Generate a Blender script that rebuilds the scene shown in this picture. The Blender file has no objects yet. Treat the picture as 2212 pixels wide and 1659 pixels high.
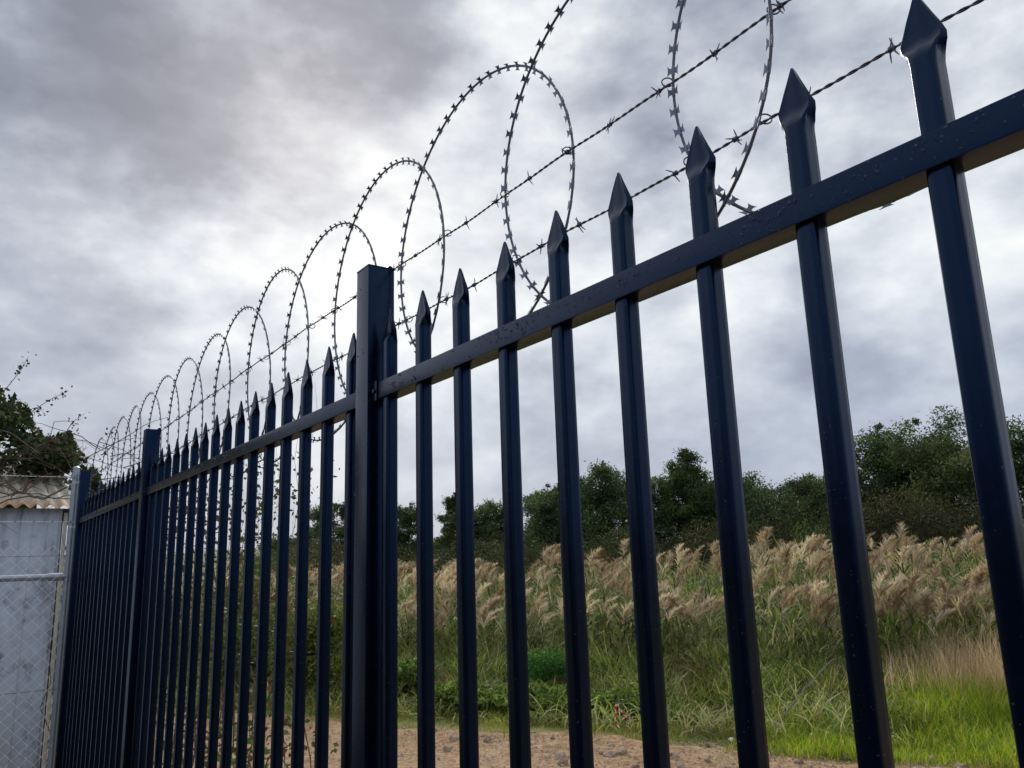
import bpy, bmesh, math, random
import numpy as np
from mathutils import Vector, Matrix
random.seed(7)
RNG = np.random.default_rng(11)
S = bpy.context.scene
COL = S.collection
PI = math.pi

# ------------------------------------------------------------------ camera, light, exposure
cd = bpy.data.cameras.new("camera")
cam = bpy.data.objects.new("camera", cd)
COL.objects.link(cam)
cd.sensor_width = 36.0
cd.lens = 36.0 * 1728.09 / 2212.0
cd.clip_start, cd.clip_end = 0.02, 4000.0
R_ = Vector((0.56964488, 0.82128974, -0.03143037))
U_ = Vector((0.1965427, -0.09899024, 0.97548547))
W_ = Vector((-0.79804491, 0.56185771, 0.21780779))
m = Matrix((R_, U_, -W_)).transposed().to_4x4()
m.translation = Vector((0, 0, 1.55))
cam.matrix_world = m
S.camera = cam

SUN_DIR = Vector((-0.80, 0.29, 0.52)).normalized()
elev = math.asin(SUN_DIR.z)
azim = math.atan2(SUN_DIR.x, SUN_DIR.y)

world = bpy.data.worlds.new("World")
S.world = world
world.use_nodes = True
nt = world.node_tree
nt.nodes.clear()


class NG:
    """tiny node helper"""
    def __init__(s, tree): s.t = tree
    def n(s, typ, **kw):
        nd = s.t.nodes.new(typ)
        for k, v in kw.items():
            if k.startswith('i_'):
                key = k[2:]
                key = int(key) if key.isdigit() else key.replace('_', ' ')
                s.set(nd.inputs[key], v)
            else:
                setattr(nd, k, v)
        return nd
    def set(s, sock, v):
        if isinstance(v, bpy.types.NodeSocket): s.t.links.new(v, sock)
        else: sock.default_value = v
    def math(s, op, a, b=None, c=None, clamp=False):
        nd = s.t.nodes.new('ShaderNodeMath'); nd.operation = op; nd.use_clamp = clamp
        for i, v in enumerate((a, b, c)):
            if v is not None: s.set(nd.inputs[i], v)
        return nd.outputs[0]
    def vec(s, op, a, b=None, out=0):
        nd = s.t.nodes.new('ShaderNodeVectorMath'); nd.operation = op
        s.set(nd.inputs[0], a)
        if b is not None: s.set(nd.inputs[1], b)
        return nd.outputs[out]
    def ramp(s, fac, stops, interp='LINEAR'):
        nd = s.t.nodes.new('ShaderNodeValToRGB'); cr = nd.color_ramp; cr.interpolation = interp
        while len(cr.elements) < len(stops): cr.elements.new(0.5)
        for e, (p, c) in zip(cr.elements, stops):
            e.position = p; e.color = (*c, 1.0) if len(c) == 3 else c
        s.set(nd.inputs[0], fac)
        return nd.outputs[0]
    def noise(s, vec, scale, detail=4.0, rough=0.5, dist=0.0, out='Fac'):
        nd = s.t.nodes.new('ShaderNodeTexNoise')
        if vec is not None: s.set(nd.inputs['Vector'], vec)
        nd.inputs['Scale'].default_value = scale; nd.inputs['Detail'].default_value = detail
        nd.inputs['Roughness'].default_value = rough; nd.inputs['Distortion'].default_value = dist
        return nd.outputs[out]
    def mix(s, fac, a, b, mode='MIX'):
        nd = s.t.nodes.new('ShaderNodeMix'); nd.data_type = 'RGBA'; nd.blend_type = mode
        s.set(nd.inputs[0], fac); s.set(nd.inputs[6], a); s.set(nd.inputs[7], b)
        return nd.outputs[2]
    def fmix(s, fac, a, b):
        nd = s.t.nodes.new('ShaderNodeMix'); nd.data_type = 'FLOAT'
        s.set(nd.inputs[0], fac); s.set(nd.inputs[2], a); s.set(nd.inputs[3], b)
        return nd.outputs[0]


g = NG(nt)
tc = g.n('ShaderNodeTexCoord').outputs['Generated']
D = g.vec('NORMALIZE', tc)
sep = g.n('ShaderNodeSeparateXYZ', i_0=D)
dz = g.math('MAXIMUM', sep.outputs[2], 0.0)
P = g.vec('MULTIPLY', D, (1.0, 1.0, 1.7))
# broad cloud masses (soft lobes over the part of the sky in view), then billows and wisps
warp = g.noise(P, 4.5, 5.0, 0.55, 0.0, 'Color')
warpv = g.vec('MULTIPLY', g.vec('SUBTRACT', warp, (0.5, 0.5, 0.5)), (0.34, 0.34, 0.26))
Dw = g.vec('NORMALIZE', g.vec('ADD', D, warpv))
acc = 0.0
LOBES = [  # direction, sharpness, amount
    ((-0.879, 0.145, 0.453), 55, -.40), ((-0.874, 0.031, 0.486), 60, -.22), ((-0.90, 0.085, 0.42), 110, -.16), ((-0.847, 0.235, 0.455), 120, -.16),
    ((-0.72, 0.37, 0.587), 110, -.32), ((-0.764, 0.241, 0.599), 160, -.18), ((-0.548, 0.655, 0.52), 90, -.20),
    ((-0.68, 0.72, 0.16), 60, -.16), ((-0.97, 0.069, 0.233), 70, -.14), ((-0.431, 0.712, 0.554), 60, -.16),
    ((-0.615, 0.635, 0.468), 160, -.12), ((-0.78, 0.50, 0.40), 200, -.10),
    ((-0.815, 0.272, 0.512), 500, .16), ((-0.786, 0.338, 0.518), 600, .16), ((-0.659, 0.463, 0.592), 300, .20), ((-0.865, 0.27, 0.423), 600, .20),
    ((-0.925, 0.045, 0.376), 120, .16), ((-0.899, 0.325, 0.294), 60, .17), ((-0.761, 0.505, 0.408), 120, .12), ((-0.566, 0.697, 0.441), 300, .26),
    ((-0.678, 0.684, 0.27), 160, .22), ((-0.463, 0.832, 0.306), 120, .20), ((-0.90, 0.197, 0.331), 90, .14),
    ((-0.829, 0.188, 0.526), 260, .16), ((-0.337, 0.833, 0.439), 120, .16)]
for d, k, a in LOBES:
    v = Vector(d).normalized()
    dot = g.vec('DOT_PRODUCT', Dw, tuple(v), out=1)
    e = g.math('EXPONENT', g.math('MULTIPLY', g.math('SUBTRACT', dot, 1.0), float(k)))
    acc = g.math('MULTIPLY_ADD', e, a, acc)
n1 = g.noise(P, 4.2, 8.0, 0.50, 0.12)
n2 = g.noise(P, 10.5, 7.0, 0.52, 0.1)
n3 = g.noise(P, 30.0, 5.0, 0.5, 0.0)
val = g.math('MULTIPLY_ADD', g.math('SUBTRACT', n1, 0.5), 0.92, 0.635)
val = g.math('MULTIPLY_ADD', g.math('SUBTRACT', n2, 0.5), 0.60, val)
val = g.math('MULTIPLY_ADD', g.math('SUBTRACT', n3, 0.5), 0.16, val)
val = g.math('ADD', val, acc)
# the cloud deck closes up and turns blue-grey toward the horizon
hz = g.math('EXPONENT', g.math('MULTIPLY', dz, -5.5))
val = g.math('MULTIPLY_ADD', hz, -0.24, val, clamp=True)
cloud = g.ramp(val, [(0.0, (.140, .160, .215)), (0.20, (.220, .245, .310)), (0.40, (.385, .415, .480)), (0.58, (.590, .625, .670)), (0.76, (.820, .845, .840)), (1.0, (1.08, 1.06, .93))])
cloud = g.mix(g.math('MULTIPLY', hz, 0.72), cloud, (.345, .415, .575, 1.0))
below = g.math('MULTIPLY', g.math('ADD', sep.outputs[2], 0.02), -12.0, clamp=True)
cloud = g.mix(below, cloud, (.07, .07, .06, 1.0))
sky = g.n('ShaderNodeTexSky', sky_type='NISHITA', sun_disc=False, sun_elevation=elev, sun_rotation=azim, air_density=1.2, dust_density=1.5)
skyc = sky.outputs[0]
scaled = g.vec('MULTIPLY', cloud, (7.9, 7.9, 7.9))
mixed = g.mix(0.94, skyc, scaled)
bg = g.n('ShaderNodeBackground', i_Color=mixed, i_Strength=0.1)
out = g.n('ShaderNodeOutputWorld', i_Surface=bg.outputs[0])

sl = bpy.data.lights.new("sun", 'SUN')
sl.energy = 1.5
sl.angle = math.radians(14)
sl.color = (1.0, 0.94, 0.85)
sun = bpy.data.objects.new("sun", sl)
COL.objects.link(sun)
sun.rotation_euler = SUN_DIR.to_track_quat('Z', 'Y').to_euler()

S.view_settings.view_transform = 'Standard'
S.view_settings.look = 'None'
S.view_settings.exposure = 0.55
S.view_settings.gamma = 1.0
S.view_settings.use_curve_mapping = False
S.render.engine = 'CYCLES'
S.cycles.max_bounces = 6
S.cycles.transparent_max_bounces = 8

# ------------------------------------------------------------------ object helpers
def tag(o, label=None, cat=None, group=None, kind=None):
    if label: o['label'] = label
    if cat: o['category'] = cat
    if group: o['group'] = group
    if kind: o['kind'] = kind
    return o


def link(name, data, parent=None):
    o = bpy.data.objects.new(name, data)
    COL.objects.link(o)
    if parent: o.parent = parent
    return o


def thing(name, label, cat, loc=(0, 0, 0), group=None):
    o = link(name, None)
    o.empty_display_size = 0.1
    o.location = loc
    return tag(o, label, cat, group)


def copy_tree(o, parent=None):
    c = o.copy(); COL.objects.link(c)
    if parent is not None: c.parent = parent
    for ch in list(o.children): copy_tree(ch, c)
    return c


def bulk(name, V, F, mat, parent=None, cols=None, smooth=False):
    """mesh from numpy arrays; F is (n,4) or (n,3) or a list of such arrays"""
    V = np.asarray(V, dtype=np.float32)
    Fs = F if isinstance(F, list) else [F]
    me = bpy.data.meshes.new(name)
    me.vertices.add(len(V)); me.vertices.foreach_set('co', V.ravel())
    idx = np.concatenate([f.ravel() for f in Fs]).astype(np.int32)
    cnt = np.concatenate([np.full(len(f), f.shape[1]) for f in Fs]).astype(np.int32)
    me.loops.add(len(idx)); me.loops.foreach_set('vertex_index', idx)
    me.polygons.add(len(cnt))
    st = np.concatenate([[0], np.cumsum(cnt)[:-1]]).astype(np.int32)
    me.polygons.foreach_set('loop_start', st); me.polygons.foreach_set('loop_total', cnt)
    me.polygons.foreach_set('use_smooth', np.full(len(cnt), smooth))
    if cols is not None:
        a = me.color_attributes.new('tint', 'FLOAT_COLOR', 'POINT')
        c4 = np.ones((len(V), 4), dtype=np.float32); c4[:, :3] = cols
        a.data.foreach_set('color', c4.ravel())
    me.update(); me.validate()
    if mat: me.materials.append(mat)
    return link(name, me, parent)


class MB:
    """collects simple solids into one mesh"""
    def __init__(s): s.v, s.f = [], []
    def add(s, V, F):
        b = len(s.v); s.v += [tuple(p) for p in V]; s.f += [tuple(i + b for i in f) for f in F]
    def box(s, c, h, M=None):
        P = [Vector((sx * h[0], sy * h[1], sz * h[2])) for sx in (-1, 1) for sy in (-1, 1) for sz in (-1, 1)]
        if M: P = [M @ p for p in P]
        s.add([p + Vector(c) for p in P], [(0, 1, 3, 2), (4, 6, 7, 5), (0, 4, 5, 1), (2, 3, 7, 6), (0, 2, 6, 4), (1, 5, 7, 3)])
    def tube(s, pts, r, n=6, cap=True, closed=False):
        pts = [Vector(p) for p in pts]
        rr = r if isinstance(r, (list, tuple)) else [r] * len(pts)
        b = len(s.v); k = len(pts)
        t0 = (pts[1] - pts[0]).normalized()
        a = t0.orthogonal().normalized()
        for i, p in enumerate(pts):
            if closed: t = (pts[(i + 1) % k] - pts[i - 1]).normalized()
            else: t = (pts[min(i + 1, k - 1)] - pts[max(i - 1, 0)]).normalized()
            a = (a - t * a.dot(t)).normalized(); c = t.cross(a)
            for j in range(n):
                th = 2 * PI * j / n
                s.v.append(tuple(p + (a * math.cos(th) + c * math.sin(th)) * rr[i]))
        for i in range(k if closed else k - 1):
            i2 = (i + 1) % k
            for j in range(n):
                s.f.append((b + i * n + j, b + i * n + (j + 1) % n, b + i2 * n + (j + 1) % n, b + i2 * n + j))
        if cap and not closed:
            s.f.append(tuple(b + j for j in reversed(range(n)))); s.f.append(tuple(b + (k - 1) * n + j for j in range(n)))
    def mesh(s, name, mat, smooth=None, bevel=None):
        me = bpy.data.meshes.new(name); me.from_pydata(s.v, [], s.f); me.update()
        if bevel:
            bm = bmesh.new(); bm.from_mesh(me)
            bmesh.ops.bevel(bm, geom=bm.edges[:] + bm.verts[:], offset=bevel, segments=2, profile=0.7, affect='EDGES')
            bm.to_mesh(me); bm.free()
        if smooth is not None:
            me.polygons.foreach_set('use_smooth', [True] * len(me.polygons))
            me.set_sharp_from_angle(angle=math.radians(smooth))
        if mat: me.materials.append(mat)
        return me
    def build(s, name, mat, parent=None, smooth=None, bevel=None):
        return link(name, s.mesh(name, mat, smooth, bevel), parent)


# ------------------------------------------------------------------ materials
def new_mat(name):
    mt = bpy.data.materials.new(name); mt.use_nodes = True
    mt.node_tree.nodes.clear()
    return mt, NG(mt.node_tree)


def finish(g, shader, disp=None):
    o = g.n('ShaderNodeOutputMaterial'); g.t.links.new(shader, o.inputs['Surface'])


def paint_mat():
    mt, g = new_mat('navy_powder_coat')
    oc = g.n('ShaderNodeTexCoord').outputs['Object']
    geo = g.n('ShaderNodeNewGeometry').outputs['Position']
    n = g.noise(geo, 9.0, 5.0, 0.6); fine = g.noise(geo, 420.0, 2.0, 0.5)
    grime = g.noise(geo, 38.0, 6.0, 0.65)
    spk = g.noise(geo, 260.0, 1.0, 0.4)
    colr = g.ramp(n, [(0.3, (.0002, .0008, .0044)), (0.7, (.0004, .0013, .0068))])
    dust = g.math('MULTIPLY', g.ramp(grime, [(0.56, (0, 0, 0)), (0.75, (1, 1, 1))]), 0.22)
    colr = g.mix(dust, colr, (.003, .0045, .009, 1))
    sv = g.noise(g.n('ShaderNodeMapping', i_Vector=geo, i_Scale=(1, 1, .07)).outputs[0], 90.0, 4.0, .6)
    streak = g.math('MULTIPLY', g.ramp(sv, [(.55, (0, 0, 0)), (.72, (1, 1, 1))]), .25)
    colr = g.mix(streak, colr, (.005, .007, .012, 1))
    speck = g.ramp(spk, [(0.735, (0, 0, 0)), (0.775, (1, 1, 1))])
    colr = g.mix(g.math('MULTIPLY', speck, .45), colr, (.10, .09, .07, 1))
    ro = g.fmix(grime, 0.16, 0.34)
    bump = g.n('ShaderNodeBump', i_Strength=0.10, i_Distance=0.0006, i_Height=fine)
    b2 = g.n('ShaderNodeBump', i_Strength=0.25, i_Distance=0.002, i_Height=n, i_Normal=bump.outputs[0])
    p = g.n('ShaderNodeBsdfPrincipled', i_Base_Color=colr, i_Roughness=ro, i_Normal=b2.outputs[0], i_IOR=1.5)
    p.inputs['Specular IOR Level'].default_value = 0.50
    p.inputs['Specular Tint'].default_value = (.20, .42, 1, 1)
    finish(g, p.outputs[0]); return mt


def metal_mat(name, c1, c2, rough=(.35, .6), metallic=.9, scale=60):
    mt, g = new_mat(name)
    geo = g.n('ShaderNodeNewGeometry').outputs['Position']
    n = g.noise(geo, scale, 5.0, 0.6)
    colr = g.mix(n, (*c1, 1), (*c2, 1))
    ro = g.fmix(n, *rough)
    p = g.n('ShaderNodeBsdfPrincipled', i_Base_Color=colr, i_Roughness=ro, i_Metallic=metallic)
    finish(g, p.outputs[0]); return mt


def leaf_mat(name, rough=.5, trans=.42, use_tint=True, colr=(.1, .12, .03), sheen=0.35):
    mt, g = new_mat(name)
    if use_tint: c = g.n('ShaderNodeAttribute', attribute_name='tint').outputs['Color']
    else:
        rgb = g.n('ShaderNodeRGB'); rgb.outputs[0].default_value = (*colr, 1); c = rgb.outputs[0]
    geo = g.n('ShaderNodeNewGeometry').outputs['Position']
    n = g.noise(geo, 55.0, 3.0, 0.6)
    c = g.mix(0.5, c, g.ramp(n, [(.3, (.55, .55, .55)), (.7, (1, 1, 1))]), 'MULTIPLY')
    p = g.n('ShaderNodeBsdfPrincipled', i_Base_Color=c, i_Roughness=rough)
    p.inputs['Specular IOR Level'].default_value = sheen
    t = g.n('ShaderNodeBsdfTranslucent', i_Color=g.mix(1.0, c, (1.15, 1.2, .75, 1), 'MULTIPLY'))
    mx = g.n('ShaderNodeMixShader', i_0=trans, i_1=p.outputs[0], i_2=t.outputs[0])
    finish(g, mx.outputs[0]); return mt


def simple_mat(name, c1, c2, scale=8.0, rough=.8, bump=.3, bscale=None, detail=6):
    mt, g = new_mat(name)
    geo = g.n('ShaderNodeNewGeometry').outputs['Position']
    n = g.noise(geo, scale, detail, 0.62)
    n2 = g.noise(geo, bscale or scale * 5, 4.0, 0.6)
    c = g.ramp(n, [(.3, c1), (.7, c2)])
    b = g.n('ShaderNodeBump', i_Strength=bump, i_Distance=0.01, i_Height=n2)
    p = g.n('ShaderNodeBsdfPrincipled', i_Base_Color=c, i_Roughness=rough, i_Normal=b.outputs[0])
    finish(g, p.outputs[0]); return mt


M_PAINT = paint_mat()
M_RAZOR = metal_mat('razor_galvanised', (.10, .13, .19), (.22, .25, .32), (.42, .6), .8, 300)
M_CORE = metal_mat('razor_core_wire', (.07, .075, .10), (.17, .175, .21), (.5, .7), .7, 200)
M_BARB = metal_mat('dark_wire', (.075, .085, .12), (.15, .16, .20), (.4, .6), .7, 250)
M_GALV = metal_mat('galvanised_pipe', (.26, .31, .39), (.46, .51, .58), (.35, .55), .8, 25)
M_MESH = metal_mat('galvanised_mesh', (.70, .74, .80), (.88, .90, .94), (.4, .6), .35, 60)
M_LEAF = leaf_mat('foliage', .6, .32, sheen=.25)
M_PLUME = leaf_mat('reed_plume', .8, .45, sheen=.1)
M_DRY = leaf_mat('dry_stalk', .75, .25, sheen=.15)
M_BARK = simple_mat('bark', (.035, .028, .022), (.11, .09, .07), 14, .9, .5)
M_PALEBARK = simple_mat('pale_bark', (.10, .085, .07), (.24, .21, .17), 10, .85, .4)
M_TWIG = simple_mat('twig', (.05, .030, .020), (.16, .10, .065), 20, .8, .3)
M_STONE = simple_mat('stone', (.18, .12, .09), (.46, .35, .27), 18, .9, .6)
M_DARKSCREW = metal_mat('screw', (.02, .025, .04), (.05, .05, .07), (.3, .5), .6)


def drop_mat():
    mt, g = new_mat('water_drop')
    p = g.n('ShaderNodeBsdfPrincipled', i_Base_Color=(.92, .95, 1, 1), i_Roughness=.03, i_IOR=1.33)
    p.inputs['Transmission Weight'].default_value = 1.0
    finish(g, p.outputs[0]); return mt
M_DROP = drop_mat()

# ------------------------------------------------------------------ terrain
TU = np.array([.869, .495]); TN = np.array([-.495, .869])      # along / across the dirt track
def uv2xy(u, v): return u[..., None] * TU + v[..., None] * TN


def hill(x, y):
    d = np.hypot(x, y)
    t = np.clip((d - 24) / 60, 0, 1); t = t * t * (3 - 2 * t)
    n = .35 * np.sin(x * .11 + 1) * np.cos(y * .09) + .2 * np.sin(x * .31) * np.sin(y * .27 + 2)
    return t * (3.3 + n)


def ground_mat():
    mt, g = new_mat('field')
    geo = g.n('ShaderNodeNewGeometry').outputs['Position']
    n = g.noise(geo, .35, 8, .6); n2 = g.noise(geo, 6.0, 6, .65); n3 = g.noise(geo, 40.0, 4, .6)
    c = g.ramp(n2, [(.32, (.035, .034, .018)), (.5, (.065, .075, .022)), (.68, (.12, .105, .05))])
    c = g.mix(g.ramp(n, [(.42, (0, 0, 0)), (.6, (1, 1, 1))]), c, (.20, .20, .045, 1))
    b = g.n('ShaderNodeBump', i_Strength=.5, i_Distance=.03, i_Height=n3)
    p = g.n('ShaderNodeBsdfPrincipled', i_Base_Color=c, i_Roughness=.95, i_Normal=b.outputs[0])
    finish(g, p.outputs[0]); return mt


def dirt_mat():
    mt, g = new_mat('dirt')
    geo = g.n('ShaderNodeNewGeometry').outputs['Position']
    n = g.noise(geo, 1.1, 7, .62); n2 = g.noise(geo, 14.0, 6, .7); n3 = g.noise(geo, 70.0, 4, .6)
    vo = g.n('ShaderNodeTexVoronoi', i_Vector=geo, i_Scale=34.0)
    c = g.ramp(n2, [(.25, (.15, .080, .036)), (.5, (.40, .25, .135)), (.75, (.60, .42, .26))])
    c = g.mix(g.ramp(n, [(.45, (0, 0, 0)), (.62, (.6, .6, .6))]), c, (.50, .36, .22, 1))
    c = g.mix(.5, c, g.ramp(vo.outputs['Color'], [(.2, (.35, .3, .28)), (.8, (1.0, .97, .93))]), 'MULTIPLY')
    h = g.math('ADD', g.math('MULTIPLY', vo.outputs['Distance'], -.8), g.math('ADD', n2, n3))
    b = g.n('ShaderNodeBump', i_Strength=.75, i_Distance=.018, i_Height=h)
    p = g.n('ShaderNodeBsdfPrincipled', i_Base_Color=c, i_Roughness=.95, i_Normal=b.outputs[0])
    finish(g, p.outputs[0]); return mt


nr, na = 90, 120
rad = np.concatenate([[0.0], np.geomspace(1.0, 1800, nr)])
th = np.linspace(0, 2 * PI, na, endpoint=False)
RR, TT = np.meshgrid(rad, th, indexing='ij')
gx, gy = RR * np.cos(TT), RR * np.sin(TT)
gz = hill(gx, gy)
V = np.stack([gx, gy, gz], -1).reshape(-1, 3)
i, j = np.meshgrid(np.arange(nr), np.arange(na), indexing='ij')
a = i * na + j; b = i * na + (j + 1) % na
F = np.stack([a, b, b + na, a + na], -1).reshape(-1, 4)
o = bulk('ground', V, F, ground_mat(), smooth=True); o['kind'] = 'structure'

# dirt track: rough ground each side of the steel fence as far as the grass verge
nu, nv = 220, 90
uu, vv = np.meshgrid(np.linspace(-16, 14, nu), np.linspace(-7.0, 1.0, nv), indexing='ij')
edge = 7.2 + .16 * np.sin(uu * 1.7) + .10 * np.sin(uu * 4.3 + 1)
vv = edge + vv * 1.0 + 0
vv = np.where(vv > edge, edge, vv)
xy = uv2xy(uu, vv)
zz = .012 + .03 * (np.sin(uu * 2.1) * np.cos(vv * 1.7)) ** 2 + .022 * RNG.random(uu.shape) * (RNG.random(uu.shape) > .6)
zz = np.where(vv > edge - .1, .004, zz)
V = np.concatenate([xy, zz[..., None]], -1).reshape(-1, 3)
i, j = np.meshgrid(np.arange(nu - 1), np.arange(nv - 1), indexing='ij')
a = i * nv + j
F = np.stack([a, a + nv, a + nv + 1, a + 1], -1).reshape(-1, 4)
track = bulk('dirt_track', V, F, dirt_mat(), smooth=True); track['kind'] = 'structure'


# unseen ground on the camera's side, made dark so the fence reflects black
me_ = track.data
bm = bmesh.new(); bm.from_mesh(me_)
bmesh.ops.delete(bm, geom=[f for f in bm.faces if max(v.co.y for v in f.verts) < .30], context='FACES')
bm.to_mesh(me_); bm.free()
nx, ny = 60, 30
xs, ys = np.meshgrid(np.linspace(-7.2, 16, nx), np.linspace(-13, .33, ny), indexing='ij')
V = np.stack([xs, ys, .004 + .003 * np.sin(xs * 2) * np.sin(ys * 3)], -1).reshape(-1, 3); V[:, 2] = np.abs(V[:, 2] - .004) + .004
i, j = np.meshgrid(np.arange(nx - 1), np.arange(ny - 1), indexing='ij'); a = i * ny + j
F = np.stack([a, a + ny, a + ny + 1, a + 1], -1).reshape(-1, 4)
o = bulk('unseen_dark_yard', V, F, simple_mat('darkened_asphalt', (.020, .020, .021), (.042, .040, .040), 12, .85, .4, 90), smooth=True); o['kind'] = 'structure'


def stone_mesh(k):
    bm = bmesh.new(); bmesh.ops.create_icosphere(bm, subdivisions=1, radius=1)
    r = random.Random(k)
    for v in bm.verts:
        v.co *= r.uniform(.7, 1.15); v.co.z *= .6
    me = bpy.data.meshes.new('stone'); bm.to_mesh(me); bm.free(); me.materials.append(M_STONE)
    return me
stones = [stone_mesh(k) for k in range(5)]
for k in range(200):
    u = random.uniform(-9, 1.5); v = 7.15 - abs(random.gauss(0, .8)) - .02
    if v < 2: v = 6
    x, y = u * TU + v * TN
    s = link('stone', stones[k % 5], track); s.location = (x, y, .02)
    q = random.choice([.016, .02, .026, .036, .05, .065]); s.scale = (q, q * random.uniform(.7, 1.2), q); s.rotation_euler = (random.random(), random.random(), random.random() * 6)
# gravel too small to pick apart
n = 9000
u = RNG.uniform(-11, 3, n); v = 7.2 - np.abs(RNG.normal(0, 1.4, n))
c = uv2xy(u, v); sz = RNG.uniform(.004, .014, n)
base = np.array([[1, 0, 0], [0, 1, 0], [-1, 0, 0], [0, -1, 0], [0, 0, .8]])
jit = RNG.uniform(.6, 1.3, (n, 5, 3))
V = base[None] * jit * sz[:, None, None]
ang = RNG.uniform(0, 6.28, n); ca, sa = np.cos(ang)[:, None], np.sin(ang)[:, None]
V = np.stack([V[..., 0] * ca - V[..., 1] * sa, V[..., 0] * sa + V[..., 1] * ca, V[..., 2]], -1)
V[..., 0] += c[:, None, 0]; V[..., 1] += c[:, None, 1]; V[..., 2] += .022
f = np.array([[0, 1, 4], [1, 2, 4], [2, 3, 4], [3, 0, 4]])
F = (f[None] + 5 * np.arange(n)[:, None, None]).reshape(-1, 3)
o = bulk('gravel', V.reshape(-1, 3), F, M_STONE); tag(o, 'fine pinkish gravel scattered over the dirt track', 'gravel', kind='stuff')
n = 2600
u = RNG.uniform(-11, 3, n); v = 7.3 - np.abs(RNG.normal(0, .9, n)); c = uv2xy(u, v); an = RNG.uniform(0, 6.28, n); L_ = RNG.uniform(.02, .09, n)
d_ = np.stack([np.cos(an), np.sin(an), np.zeros(n)], -1) * L_[:, None]; w_ = np.stack([-np.sin(an), np.cos(an), np.zeros(n)], -1) * .0022
c3 = np.concatenate([c, np.full((n, 1), .03)], 1); up_ = np.array([0, 0, 1]) * RNG.uniform(0, .02, (n, 1))
V = np.stack([c3 - w_, c3 + w_, c3 + w_ + d_ + up_, c3 - w_ + d_ + up_], 1).reshape(-1, 3)
o = bulk('straw', V, np.arange(4 * n).reshape(n, 4), M_DRY, cols=np.repeat(RNG.uniform(.5, 1.2, (n, 1)) * np.array([.42, .33, .20]), 4, 0)); tag(o, 'broken bits of straw and dead leaf strewn on the dirt', 'straw', kind='stuff')

# ------------------------------------------------------------------ foliage generators
def ribbons(base, head, lean, length, width, bend, seg, twist=None):
    """N curved tapering blades. base (N,3); head azimuth; lean initial angle from vertical; bend adds droop."""
    N = len(base); t = np.linspace(0, 1, seg + 1)
    ang = lean[:, None] + bend[:, None] * t[None]
    ds = length[:, None] / seg
    dx = np.sin(ang) * ds; dzv = np.cos(ang) * ds
    hx = np.concatenate([np.zeros((N, 1)), np.cumsum(dx[:, :-1], 1)], 1)
    hz_ = np.concatenate([np.zeros((N, 1)), np.cumsum(dzv[:, :-1], 1)], 1)
    ch, sh = np.cos(head)[:, None], np.sin(head)[:, None]
    P = np.stack([base[:, 0:1] + hx * ch, base[:, 1:2] + hx * sh, base[:, 2:3] + hz_], -1)
    prof = np.clip(np.minimum(1, .45 + 2.2 * t) * (1 - t ** 2.2), .04, 1)
    wa = head + (PI / 2 if twist is None else PI / 2 + twist)
    wv = np.stack([np.cos(wa), np.sin(wa), np.zeros(N)], -1)
    w = (width[:, None] * prof[None])[..., None] * .5 * wv[:, None, :]
    V = np.stack([P - w, P + w], 2).reshape(N, -1, 3)
    k = 2 * np.arange(seg)
    f = np.stack([k, k + 1, k + 3, k + 2], -1)
    F = (f[None] + (2 * (seg + 1)) * np.arange(N)[:, None, None]).reshape(-1, 4)
    return V.reshape(-1, 3), F, 2 * (seg + 1)


def leaves(cen, size, aspect=2.2, updir=.0):
    """random leaf quads (kite shaped) at centres"""
    N = len(cen)
    a = RNG.normal(size=(N, 3)); a[:, 2] += updir; a /= np.linalg.norm(a, axis=1, keepdims=True)
    b = np.cross(a, RNG.normal(size=(N, 3))); b /= np.linalg.norm(b, axis=1, keepdims=True)
    L = size[:, None] * a; W = size[:, None] / aspect * b
    V = np.stack([cen - L * .5, cen - L * .05 + W * .5, cen + L * .5, cen - L * .05 - W * .5], 1)
    F = np.arange(4 * N).reshape(N, 4)
    return V.reshape(-1, 3), F


def cat(parts):
    Vs, Fs, Cs, o = [], [], [], 0
    for V, F, C in parts:
        Vs.append(V); Fs.append(F + o); Cs.append(np.broadcast_to(C, (len(V), 3))); o += len(V)
    return np.concatenate(Vs), np.concatenate(Fs), np.concatenate(Cs)


def tints(N, pal, w=None, rep=1, jit=.25):
    pal = np.array(pal); k = RNG.choice(len(pal), N, p=w)
    c = pal[k] * (1 + RNG.uniform(-jit, jit, (N, 1)))
    return np.repeat(c, rep, 0)


def vnoise(x, y, s, seed=0):
    """cheap smooth pseudo noise in -1..1"""
    return (np.sin(x * s * 1.3 + y * s * .7 + seed) + np.sin(x * s * -.6 + y * s * 1.7 + 2 * seed) + np.sin(x * s * 2.3 + y * s * 1.1 + 3 * seed)) / 3


# --- reed bed (uncountable mass behind, single reeds in front)
PL_PAL = [(.58, .46, .41), (.48, .36, .31), (.74, .62, .56), (.38, .27, .22)]
ST_PAL = [(.26, .22, .11), (.16, .18, .07), (.33, .27, .15)]
LF_PAL = [(.11, .17, .045), (.22, .27, .075), (.36, .35, .16), (.04, .075, .022), (.55, .48, .29)]
WIND = math.radians(20)


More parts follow.
